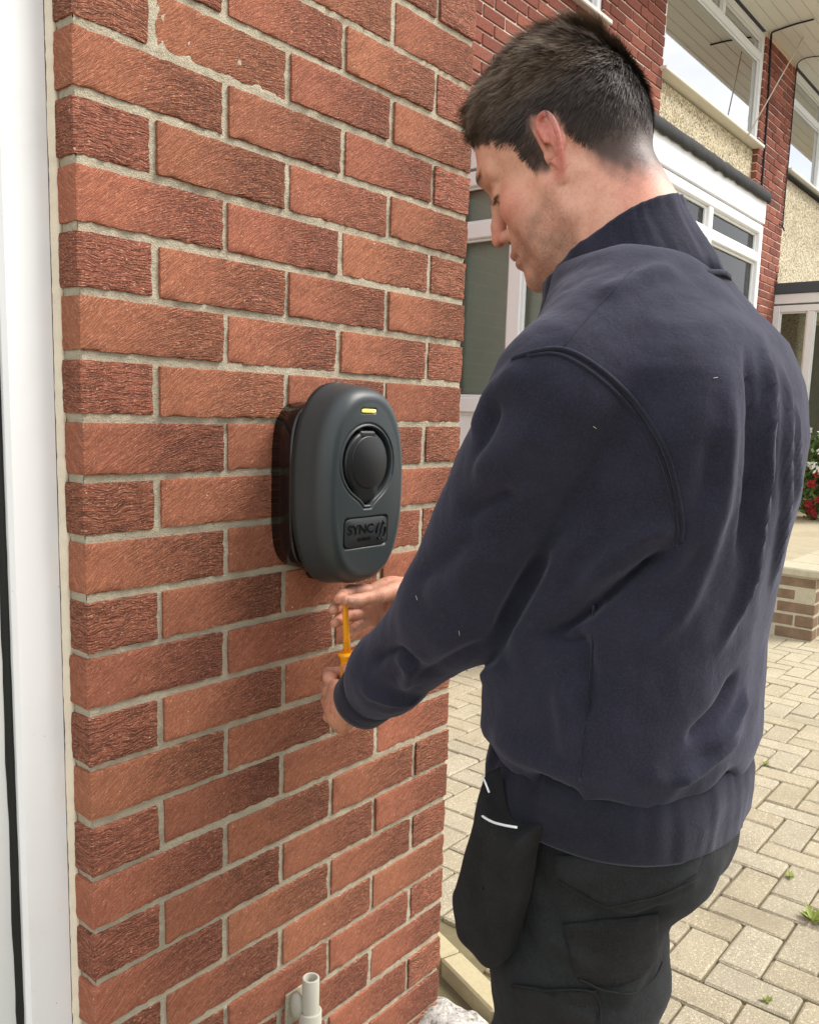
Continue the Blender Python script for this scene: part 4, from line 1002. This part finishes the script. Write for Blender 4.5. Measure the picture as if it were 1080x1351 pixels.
# hair: short strands ------------------------------------------------------------------
def hair_mesh(n, seed):
    rs = np.random.default_rng(seed); tri = np.vstack([HF[:, :3], HF[:, [0, 2, 3]]]); a, b, c = HV[tri[:, 0]], HV[tri[:, 1]], HV[tri[:, 2]]
    ce = (a+b+c)/3; ar = np.linalg.norm(np.cross(b-a, c-a), axis=1); ok = (hairline(ce) > -.001) & ~((np.abs(ce[:, 0]) > .0725) & (ce[:, 1] > -.045) & (ce[:, 1] < -.001) & (ce[:, 2] < .045))
    w = ar*ok*(1+.8*(ce[:, 2] > .07))*np.where(ce[:, 1] < -.03, .06+.94*sm(.0, .034, hairline(ce)), .10+.90*sm(-.001, .014, hairline(ce)))*np.where((ce[:, 1] > -.004) & (ce[:, 2] < .03), .5, 1.); w /= w.sum(); pk = rs.choice(len(tri), n, p=w); u = rs.random((n, 2)); fl = u.sum(1) > 1; u[fl] = 1-u[fl]
    p = a[pk]+u[:, :1]*(b-a)[pk]+u[:, 1:]*(c-a)[pk]; nr = HN[tri[pk, 0]]
    crown = np.array((.030, -.104, .080)); t = p-crown; t = t-nr*np.sum(t*nr, 1)[:, None]; tl = np.linalg.norm(t, axis=1)[:, None]; t /= tl+1e-6
    hlp = hairline(p); top = sm(.070, .105, p[:, 2]); front = sm(.02, .075, p[:, 1])*sm(.06, .085, p[:, 2])
    L = .004+.013*sm(.0, .05, hlp)*sm(-.03, .05, p[:, 2])+.017*sm(.075, .125, p[:, 2]); L *= rs.uniform(.82, 1.08, n)
    edge = sm(.030, .004, hlp)*(p[:, 1] > .034); L = L*(1-.45*edge)+.004*edge
    nap = sm(.0, -.04, p[:, 2])*(p[:, 1] < -.03); L = L*(1-.45*nap)
    sb = (p[:, 1] > -.004)*(p[:, 2] < .045); L = np.where(sb, np.minimum(L, .008), L)
    cl = np.array([(mnoise.noise(Vector(q_*62)), mnoise.noise(Vector(q_*62)+Vector((9, 3, 1))), mnoise.noise(Vector(q_*62)+Vector((2, 7, 5)))) for q_ in p])
    fwd = np.array((0, 1, .0)); sd = sm(.065, .03, p[:, 2])*(p[:, 1] > -.06)
    dirn = t*(1-.35*top)[:, None]+fwd*(.30*top+.25*sd+.25*front)[:, None]+np.array((0, 0, -1.))*(.30*sd)[:, None]+nr*(.32+.85*top+.25*front)[:, None]+cl*(.26+.22*top)[:, None]+rs.normal(0, .13, (n, 3))
    dirn /= np.linalg.norm(dirn, axis=1)[:, None]
    bend = (t-nr*.35)*(.22+.22*top)[:, None]+cl*.25*top[:, None]
    sdv = np.cross(dirn, nr); sdv /= np.linalg.norm(sdv, axis=1)[:, None]+1e-9; wd = np.where(L > .014, .00042, .00030)[:, None]
    pts = [p-nr*.0006+dirn*(L*s_)[:, None]+bend*(L*s_*s_*.8)[:, None] for s_ in (0, .38, .72, 1.)]
    V = []
    for q_, k in zip(pts, (1, .95, .7, .25)): V += [q_-sdv*wd*k, q_+sdv*wd*k]
    V = np.stack(V, 1).reshape(-1, 3); i0 = np.arange(n)[:, None]*8
    F = np.vstack([i0+np.array([2*j, 2*j+1, 2*j+3, 2*j+2]) for j in range(3)])
    top_sheen = sm(.05, .115, p[:, 2])[:, None]; col = np.array(sc(50, 41, 36))*(1-top_sheen)+np.array(sc(122, 104, 87))*top_sheen; col = col*rs.uniform(.45, 1.65, (n, 1))  # sunlit sheen on the crown put into the strand colour, paler with height
    return V, F, np.repeat(col, 8, 0)
def hair_obj(name, V, F, col, parent):
    me = me_of(name, V, F, 'hair', True); ca = me.color_attributes.new('tint', 'FLOAT_COLOR', 'POINT')
    ca.data.foreach_set('color', np.c_[col, np.ones(len(col))].astype(np.float32).ravel()); return obj(name, me, parent)
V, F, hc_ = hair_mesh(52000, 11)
hair = hair_obj('hair', h2w(V)-BASE, F, hc_, man); hair['label'] = 'short dark brown hair, longer on top, sunlit sheen tinted into the top strands'
rs = np.random.default_rng(8); tri = np.vstack([HF[:, :3], HF[:, [0, 2, 3]]]); ar = np.linalg.norm(np.cross(HV[tri[:, 1]]-HV[tri[:, 0]], HV[tri[:, 2]]-HV[tri[:, 0]]), axis=1)
bw = ar*(beard[tri[:, 0]]+.35*np.exp(-((HV[tri[:, 0], 2]+.052)/.006)**2)*(HV[tri[:, 0], 1] > .085)); pk = rs.choice(len(tri), 5200, p=bw/bw.sum()); u = rs.random((5200, 2)); u[u.sum(1) > 1] = 1-u[u.sum(1) > 1]
p = HV[tri[pk, 0]]+u[:, :1]*(HV[tri[pk, 1]]-HV[tri[pk, 0]])+u[:, 1:]*(HV[tri[pk, 2]]-HV[tri[pk, 0]]); nr = HN[tri[pk, 0]]; dn = nr*.7+np.array((0, .2, -.9))+rs.normal(0, .3, p.shape); dn /= np.linalg.norm(dn, axis=1)[:, None]
sv = np.cross(dn, nr); sv /= np.linalg.norm(sv, axis=1)[:, None]+1e-9; L = rs.uniform(.0010, .0020, (5200, 1)); V = np.stack([p-sv*.00017, p+sv*.00017, p+dn*L], 1).reshape(-1, 3)
hair_obj('stubble', h2w(V)-BASE, np.arange(15600).reshape(-1, 3), np.repeat(np.array(sc(84, 62, 50))*rs.uniform(.6, 1.5, (5200, 1)), 3, 0), man)
rs = np.random.default_rng(5); V = []; F = []
for sx in (-1, 1):                                            # eyebrows and lashes
    for i in range(320):
        t = rs.random(); p = np.array((sx*(.012+.036*t), .1035-.004*t-.022*t*t, .040+.006*t-.008*t*t+rs.normal(0, .0018)))
        d_ = np.array((sx*.8, -.1-.5*t, .25-.5*t))+rs.normal(0, .2, 3); d_ /= np.linalg.norm(d_); k = len(V); L = rs.uniform(.005, .009); s_ = np.array((0, .3, 1.))*.00036
        V += [p-s_, p+s_, p+d_*L+np.array((0, .0015, 0))]; F.append((k, k+1, k+2))
    for i in range(46):
        t = rs.random()-.5; p = np.array((sx*(.032+.020*t), .0875-abs(t)*.006, .0055)); d_ = np.array((sx*t*.9, 1., -.55+rs.normal(0, .1))); d_ /= np.linalg.norm(d_); k = len(V); s_ = np.array((.00042, 0, 0))
        V += [p-s_, p+s_, p+d_*.0105+np.array((0, 0, .001))]; F.append((k, k+1, k+2))
hair_obj('brows_and_lashes', h2w(np.array(V))-BASE, F, np.tile(np.array(sc(46, 37, 32)), (len(V), 1)), man)

# ------------------------------------------------------------------ sweatshirt
TZ = np.array([.80, .86, .90, .95, 1.02, 1.10, 1.18, 1.26, 1.32, 1.365, 1.40, 1.43, 1.46])
TX = np.array([.405, .405, .404, .405, .408, .411, .413, .414, .416, .42, .42, .42, .42])
TY = np.array([-.535, -.535, -.533, -.532, -.537, -.547, -.555, -.557, -.553, -.545, -.530, -.515, -.505])
TW = np.array([.166, .172, .182, .183, .178, .178, .182, .187, .185, .168, .142, .110, .085])
TD = np.array([.138, .142, .154, .154, .148, .146, .146, .143, .135, .122, .108, .098, .088])
def torso(P, grow=0.):
    z_ = P[:, 2]; cx, cy, w, d = (np.interp(z_, TZ, A_) for A_ in (TX, TY, TW, TD))
    n = 2.35; q = (np.abs((P[:, 0]-cx)/w)**n+np.abs((P[:, 1]-cy)/d)**n)**(1/n)
    b = (q-1)*np.minimum(w, d)*.95-grow
    an = np.arctan2(P[:, 1]-cy, P[:, 0]-cx); zc = .868+.010*np.sin(3*an+.8)+.007*np.sin(7*an+2.)+.004*np.sin(13*an)
    return smax(smax(b, z_-1.455, .02), zc-z_, .012)
def shirt(P):
    d = torso(P)
    d = smin(d, rcone(P, (.36, -.535, 1.392), SL+np.array((.02, -.005, .014)), .060, .072), .035)
    d = smin(d, rcone(P, (.48, -.530, 1.392), SR+np.array((-.02, -.005, .014)), .060, .072), .035)
    d = smin(d, ell(P, (.33, -.640, 1.26), (.085, .045, .10)), .05); d = smin(d, ell(P, (.485, -.628, 1.26), (.085, .045, .10)), .05)
    a = chain(P, [SL, EL, WL+(EL-WL)*.25, WL], [.074, .067, .054, .045], .02)
    d = smin(d, a, .010)
    b = chain(P, [SR, ER, WR+(ER-WR)*.25, WR+(ER-WR)*.12], [.083, .075, .056, .050], .02)
    return smin(d, b, .022)
SV, SF = polygonize(shirt, (.08, -.76, .84), (.78, -.08, 1.50), .0055)
SN = grad_n(shirt, SV, .002)
def raycast(bvh, px, py):
    d = ray(px, py); h = bvh.ray_cast(Vector(CAM), Vector(d/np.linalg.norm(d))); return (np.array(h[0]), np.array(h[1])) if h[0] is not None else None
def pix_curve(bvh, pix, m=6):
    out = []; nn = []
    for p in crom([(a, b, 0) for a, b in pix], m):
        r_ = raycast(bvh, p[0], p[1])
        if r_ is not None: out.append(r_[0]); nn.append(r_[1])
    return np.array(out), np.array(nn)
def fold(V, N_, line, width, amp, ends=(.25, .25)):
    """raise (amp > 0) or sink a soft ridge of cloth along a line on the body"""
    L = len(line); seg = np.arange(L)/(L-1); best = np.full(len(V), 9.); tt = np.zeros(len(V))
    box = (V > line.min(0)-width*3).all(1) & (V < line.max(0)+width*3).all(1); idx = np.where(box)[0]
    for i in range(L-1):
        a, ab = line[i], line[i+1]-line[i]; d = V[idx]-a; t = np.clip((d@ab)/(ab@ab+1e-12), 0, 1); ds = np.linalg.norm(d-t[:, None]*ab, axis=1)
        m = ds < best[idx]; best[idx[m]] = ds[m]; tt[idx[m]] = seg[i]+t[m]/(L-1)
    g_ = np.exp(-(best/width)**2); e0 = sm(0, ends[0], tt) if ends[0] else 1.; e1_ = sm(1, 1-ends[1], tt) if ends[1] else 1.
    return V+N_*(amp*g_*e0*e1_)[:, None]
bvh0 = BVHTree.FromPolygons(SV.tolist(), SF.tolist())
FOLDS = [  # photo polyline, half width (m), height (m)
    ([(897, 716), (830, 765), (755, 818), (700, 850)], .009, -.016), ([(905, 690), (850, 705), (800, 745), (752, 800)], .014, .009),
    ([(716, 836), (745, 850), (775, 840)], .010, -.010), ([(760, 820), (778, 900), (772, 960)], .011, -.006), ([(800, 770), (890, 735), (960, 640)], .016, .006),
    ([(740, 880), (748, 960), (752, 1010)], .014, .006),
    ([(1000, 420), (1012, 520), (1004, 640), (985, 760), (940, 880)], .0085, .0075), ([(985, 440), (994, 540), (988, 650), (968, 760)], .0075, -.006),
    ([(1030, 470), (1036, 560), (1030, 680), (1015, 800)], .008, .006), ([(1020, 470), (1024, 580), (1016, 690)], .006, -.005),
    ([(1048, 520), (1050, 640), (1040, 760), (1018, 860)], .007, .004), ([(960, 470), (962, 580), (945, 690), (900, 800), (830, 880)], .013, .005), ([(940, 560), (930, 660), (890, 760)], .014, -.005),
    ([(925, 1000), (965, 955), (985, 905)], .007, .006), ([(905, 985), (945, 940), (975, 880)], .008, -.007),
    ([(880, 1040), (930, 1010), (985, 950)], .010, .007), ([(800, 1060), (860, 1075), (920, 1055), (985, 990)], .010, -.009), ([(700, 1020), (760, 1055), (820, 1072)], .010, -.007),
    ([(850, 1010), (875, 1035), (890, 1060)], .012, .002), ([(640, 965), (700, 1000), (760, 1020)], .018, .006),
    ([(560, 800), (600, 770), (650, 700)], .020, .005), ([(480, 880), (520, 860), (560, 880)], .010, -.008), ([(470, 905), (530, 925), (600, 905)], .012, .006), ([(500, 850), (540, 880), (530, 915)], .009, .006),
    ([(610, 640), (670, 590), (730, 560)], .020, .006), ([(660, 880), (700, 820), (740, 740), (790, 680)], .016, .007), ([(640, 860), (690, 780), (730, 720)], .014, -.006), ([(520, 780), (590, 740), (640, 700)], .014, -.005),
    ([(600, 690), (640, 665), (690, 650)], .012, -.008), ([(780, 400), (840, 370), (900, 345)], .014, .004), ([(700, 480), (650, 520), (620, 590)], .016, .006), ([(660, 520), (640, 580), (620, 640)], .010, -.006),
    ([(560, 930), (620, 905), (670, 880)], .012, .006), ([(540, 900), (600, 870), (650, 845)], .012, -.005),
]
for pix, w_, a_ in FOLDS:
    ln, _ = pix_curve(bvh0, pix)
    if len(ln) > 3: SV = fold(SV, SN, ln, w_*.88, a_*1.7)
lowf = np.array([(fbm(v*np.array((1, 1, .55)), 9.), fbm(v+5., 28.)) for v in SV]); SV = SV+SN*(.0035*lowf[:, :1]+.0011*lowf[:, 1:])
shirt_o = obj('sweatshirt', me_of('sweatshirt', SV-BASE, SF, 'navy', True), man); shirt_o['label'] = 'navy sweatshirt with stand-up collar, lint specks on the back'
bvh1 = BVHTree.FromPolygons(SV.tolist(), SF.tolist())
def seam(name, pix, r_, mat, parent, lift=.0, bv=None):
    ln, nn = pix_curve(bv or bvh1, pix, 8)
    for _ in range(3): ln[1:-1] = (ln[:-2]+2*ln[1:-1]+ln[2:])/4
    mb = MB(); mb.tube(ln+nn*lift, r_, 7); return mb.build(name, mat, parent, BASE, True)
armh = [(676, 474), (705, 464), (742, 461), (778, 478), (818, 510), (852, 550), (878, 596), (892, 645), (899, 690), (897, 714)]
seam('armhole_seam', armh, .0030, 'navyr', shirt_o, .0004)
seam('armhole_seam', [(a-9+(.012*(b-460)), b+6) for a, b in armh[1:]], .0022, 'navyr', shirt_o, .0002)
seam('side_seam', [(783, 800), (780, 880), (772, 960), (765, 1030)], .0016, 'navyr', shirt_o, .0)
seam('shoulder_seam', [(742, 459), (770, 425), (800, 392), (838, 352)], .0012, 'navyr', shirt_o, .0)
def ring_band(rings, th, name, mat, m=120, wav=0.):
    """closed band of cloth through a stack of rings (centre, rx, ry, z(theta)), with thickness"""
    V = []; F = []; k = len(rings)
    seq = list(range(k))+list(range(k-1, -1, -1))
    for j, q_ in enumerate(seq):
        (cx, cy, rx, ry, zb, zf, n) = rings[q_]; t_ = 0 if j < k else th
        for i in range(m):
            a = 2*math.pi*i/m; c, s_ = math.cos(a), math.sin(a); r_ = (abs(c)**n+abs(s_)**n)**(-1/n)
            wv = wav*(mnoise.noise(Vector((c*4, s_*4, q_*.35)))+.5*mnoise.noise(Vector((c*11, s_*11, q_*.15))))
            V.append((cx+(rx-t_+wv)*c*r_, cy+(ry-t_+wv)*s_*r_, zb+(zf-zb)*(s_*.5+.5)+wv*.6))
    for j in range(2*k):
        j2 = (j+1) % (2*k)
        for i in range(m): F.append((j*m+i, j*m+(i+1) % m, j2*m+(i+1) % m, j2*m+i))
    return obj(name, me_of(name, np.array(V)-BASE, F, mat, True), shirt_o)
ring_band([(.42, -.492, .098, .118, 1.436, 1.335, 2.1), (.42, -.490, .094, .112, 1.455, 1.350, 2.1), (.42, -.486, .086, .102, 1.474, 1.372, 2.1), (.42, -.482, .078, .092, 1.492, 1.392, 2.1), (.42, -.4765, .073, .086, 1.510, 1.408, 2.1), (.42, -.474, .0705, .083, 1.522, 1.417, 2.1), (.42, -.474, .069, .0815, 1.5255, 1.4195, 2.1)], .006, 'collar', 'navy', 140, .0035)
ring_band([(.42, -.494, .1010, .1215, 1.431, 1.330, 2.1), (.42, -.493, .1030, .1232, 1.4345, 1.334, 2.1), (.42, -.492, .1005, .1205, 1.438, 1.338, 2.1)], .004, 'collar_seam', 'navyr', 140, .0015)
ring_band([(.405, -.535, .173, .146, .800, .810, 2.3), (.405, -.535, .177, .149, .805, .815, 2.3), (.405, -.535, .179, .150, .83, .838, 2.3), (.405, -.535, .179, .150, .852, .86, 2.3), (.405, -.535, .172, .143, .884, .884, 2.3)], .006, 'hem_band', 'navyr', 220, .0055)
ca_ = (WL-EL)/np.linalg.norm(WL-EL)
mb = MB(); mb.tube([WL-ca_*.022, WL-ca_*.015, WL+ca_*.006, WL+ca_*.022, WL+ca_*.030, WL+ca_*.032, WL+ca_*.02], [.040, .0465, .0455, .0440, .0435, .040, .038], 40, False); mb.build('cuff', 'navyr', shirt_o, BASE, True)
cr_ = (WR-ER)/np.linalg.norm(WR-ER)
mb = MB(); mb.tube([WR-cr_*.03, WR-cr_*.024, WR-cr_*.0, WR+cr_*.010, WR+cr_*.006], [.040, .046, .043, .040, .036], 32, False); mb.build('cuff', 'navyr', shirt_o, BASE, True)
# lint and stray threads
for pix in ([(605, 832), (606, 838)], [(940, 499), (946, 498)], [(782, 562), (786, 565)], [(549, 786), (551, 792)]):
    seam('lint', pix, .00022, 'wire', shirt_o, .0008)

# ------------------------------------------------------------------ trousers
def legs(P):
    z_ = P[:, 2]; w = np.interp(z_, [.66, .74, .80, .86, .95], [.140, .150, .153, .150, .145]); d = np.interp(z_, [.66, .74, .80, .86, .95], [.105, .122, .126, .122, .115])
    q = (np.abs((P[:, 0]-.408)/w)**2.5+np.abs((P[:, 1]+.540)/d)**2.5)**(1/2.5); b = smax(smax((q-1)*d*.95, z_-.93, .02), .72-z_, .05)
    l1 = chain(P, [(.336, -.545, .80), (.328, -.535, .62), (.318, -.520, .45), (.312, -.555, .26), (.312, -.565, .075)], [.092, .097, .083, .076, .074], .04)
    l2 = chain(P, [(.480, -.53, .80), (.495, -.47, .62), (.500, -.44, .45), (.505, -.46, .26), (.51, -.47, .075)], [.092, .097, .083, .076, .074], .04)
    b = smin(b, ell(P, (.450, -.585, .775), (.080, .080, .080)), .03); b = smin(b, ell(P, (.36, -.590, .775), (.085, .085, .085)), .03)
    a = smin(b, l1, .03); return smin(a, l2, .02)
TV, TF = polygonize(legs, (.17, -.72, .0), (.66, -.38, .95), .0065)
TN = grad_n(legs, TV, .002)
bt0 = BVHTree.FromPolygons(TV.tolist(), TF.tolist())
for pix, w_, a_ in [([(690, 1180), (720, 1230), (790, 1285)], .008, .006), ([(680, 1200), (710, 1260), (760, 1300)], .008, -.006), ([(890, 1195), (830, 1215), (760, 1195)], .010, -.007), ([(930, 1150), (880, 1185), (800, 1205)], .010, .005),
                    ([(700, 1120), (720, 1180), (740, 1230)], .010, -.006), ([(885, 1230), (840, 1290), (800, 1330)], .014, .005), ([(690, 1290), (760, 1325), (850, 1330)], .008, -.004)]:
    ln, _ = pix_curve(bt0, pix)
    if len(ln) > 3: TV = fold(TV, TN, ln, w_, a_)
lowf = np.array([(fbm(v, 11.), fbm(v*np.array((1, 1, 2.2))+5., 16.)) for v in TV]); TV = TV+TN*(.004*lowf[:, :1]+.005*lowf[:, 1:]*(.3+sm(.5, .2, TV[:, 2]))[:, None])
tro = obj('trousers', me_of('trousers', TV-BASE, TF, 'black', True), man)
bt = BVHTree.FromPolygons(TV.tolist(), TF.tolist())
def patch(name, poly, mat, parent, lift=.0035, n=26, bv=None):
    """a stitched-on piece of cloth: the outline's inside is draped on the garment and given thickness"""
    A, B, C_, D = [np.array(p, float) for p in poly[:4]]; V = []; F = []
    for j in range(n+1):
        for i in range(n+1):
            u_, v_ = i/n, j/n; p = (A*(1-u_)+B*u_)*(1-v_)+(D*(1-u_)+C_*u_)*v_
            if len(poly) > 4: p = p+np.array(poly[4])*(4*u_*(1-u_))*v_
            r_ = raycast(bv or bt, p[0], p[1]); ok = r_ is not None
            e = min(u_, 1-u_, v_, 1-v_); lf = lift*(.55+.45*min(1, e*10))
            V.append((r_[0]+r_[1]*lf) if ok else None)
    good = [v is not None for v in V]; V = [v if v is not None else np.zeros(3) for v in V]; m = (n+1)**2; back = []
    for j in range(n+1):
        for i in range(n+1): k = j*(n+1)+i; back.append(V[k]-(np.array((0, 0, 0)) if not good[k] else 0))
    Vb_ = list(V)
    cam_d = [(v-CAM)/np.linalg.norm(v-CAM) for v in V]; Vb_ += [v+d_*.006 for v, d_ in zip(V, cam_d)]
    for j in range(n):
        for i in range(n):
            q_ = [j*(n+1)+i, j*(n+1)+i+1, (j+1)*(n+1)+i+1, (j+1)*(n+1)+i]
            if all(good[k] for k in q_) and max(np.linalg.norm(V[q_[0]]-V[k]) for k in q_) < .04:
                F.append(q_[::-1])
                for (a, b, cnd) in ((q_[0], q_[1], j == 0), (q_[1], q_[2], i == n-1), (q_[2], q_[3], j == n-1), (q_[3], q_[0], i == 0)):
                    if cnd: F.append([a, b, b+m, a+m])
    return obj(name, me_of(name, np.array(Vb_)-BASE, F, mat, True), parent)
patch('pocket_flap', [(731, 1128), (925, 1128), (918, 1150), (733, 1156), (-12, 40)], 'black', tro, .0045)
patch('back_pocket', [(742, 1218), (868, 1204), (864, 1266), (758, 1288), (6, 22)], 'blackc', tro, .005)
patch('thigh_pocket', [(676, 1300), (786, 1305), (792, 1380), (690, 1380)], 'blackc', tro, .006)
for pix in ([(737, 1158), (790, 1188), (812, 1192), (860, 1184), (914, 1160)], [(764, 1290), (800, 1305), (832, 1308), (858, 1286), (867, 1266)], [(678, 1298), (720, 1303), (784, 1306), (790, 1350)]):
    seam('stitching', pix, .0011, 'blackc', tro, .006, bt)
# holster pocket hanging from the front hip
ho = [(640, 1022), (632, 1050), (627, 1080), (615, 1120), (603, 1165), (598, 1182), (600, 1212), (606, 1238), (624, 1258), (640, 1276), (653, 1279), (664, 1266), (672, 1232), (682, 1190), (690, 1140), (696, 1102), (676, 1100), (655, 1090), (646, 1060)]
hx = .200
def hp(px, py): return onp(px, py, 0, hx+.015*max(0, (py-1050)/230)-(px-650)*.0002)
P0 = [hp(*p) for p in ho]; ctr = np.mean(P0, 0); V = []; F = []; n = len(P0)
dense = crom([(*p, 0) for p in ho+[ho[0]]], 5)[:-1]; ND = len(dense); c2 = np.array((648, 1165, 0))
lay = [(1., .030), (1., .004), (.97, -.004), (.85, -.011), (.6, -.015), (.3, -.016), (.02, -.016)]
for s_, o_ in lay:
    for p in dense:
        q_ = c2+(p-c2)*s_; w = hp(q_[0], q_[1]); w[0] += o_+.002*mnoise.noise(Vector((q_[0]*.04, q_[1]*.03, 2))); V.append(w)
for j in range(len(lay)-1):
    for i in range(ND): F.append((j*ND+i, j*ND+(i+1) % ND, (j+1)*ND+(i+1) % ND, (j+1)*ND+i))
F.append(tuple(range(ND)))
hol = obj('holster_pocket', me_of('holster_pocket', np.array(V)-BASE, F, 'blackc', True), tro); hol['label'] = 'black hanging holster pocket with white piping along its mouth'
def hp2(px, py, o_): return onp(px, py, 0, hp(px, py)[0]+o_)
mb = MB(); mb.tube(crom([hp2(627, 1060, -.004), hp2(633, 1074, -.0125), hp2(648, 1084, -.0165), hp2(665, 1089, -.0165), hp2(682, 1092, -.0115)], 5), .0014, 6); mb.build('piping', 'piping', hol, BASE, True)
mb = MB(); mb.tube(crom([hp2(636, 1024, -.004), hp2(640, 1033, -.009), hp2(645, 1046, -.011)], 5), .0012, 6); mb.build('piping', 'piping', hol, BASE, True)
# boots
for lx, ly in ((.312, -.52), (.51, -.425)):
    bm = bmesh.new(); bmesh.ops.create_uvsphere(bm, u_segments=28, v_segments=18, radius=1)
    for v in bm.verts:
        c = v.co; yy = c.y*.15; zz = c.z*.065*(1.25 if c.y < 0 else 1-.35*c.y); v.co = Vector((lx+c.x*.052, ly+yy, max(.0, .055+zz)))-Vector(BASE)
    me = bpy.data.meshes.new('boot'); bm.to_mesh(me); bm.free(); me.materials.append(M['leather']); me.shade_smooth(); obj('boot', me, man)

# ------------------------------------------------------------------ screwdriver
ax_ = (TIP-COLp); ln_ = np.linalg.norm(ax_); ax_ /= ln_
sd_o = empty('screwdriver', COLp-ax_*.105); tag(sd_o, 'yellow insulated screwdriver held upright in the man\'s hands', 'screwdriver'); os_ = COLp-ax_*.105
mb = MB(); mb.tube([COLp, COLp+ax_*ln_*.35, COLp+ax_*ln_*.8, COLp+ax_*(ln_*.93), COLp+ax_*ln_], [.0058, .0052, .0046, .0038, .0026], 14); mb.build('insulated_shaft', 'yellow', sd_o, os_, True)
mb = MB(); mb.tube([COLp+ax_*ln_*.99, COLp+ax_*(ln_+.010)], [.0020, .0016], 8); mb.build('blade_tip', m_plain('dark_steel', (.05, .05, .05), .35, .5, metallic=1), sd_o, os_, True)
mb = MB(); mb.tube([COLp-ax_*.105, COLp-ax_*.10, COLp-ax_*.06, COLp-ax_*.025, COLp-ax_*.010, COLp-ax_*.004, COLp, COLp+ax_*.003, COLp+ax_*.004], [.009, .0135, .0145, .0115, .0108, .0120, .0142, .0138, .006], 24); mb.build('handle', 'yellow', sd_o, os_, True)
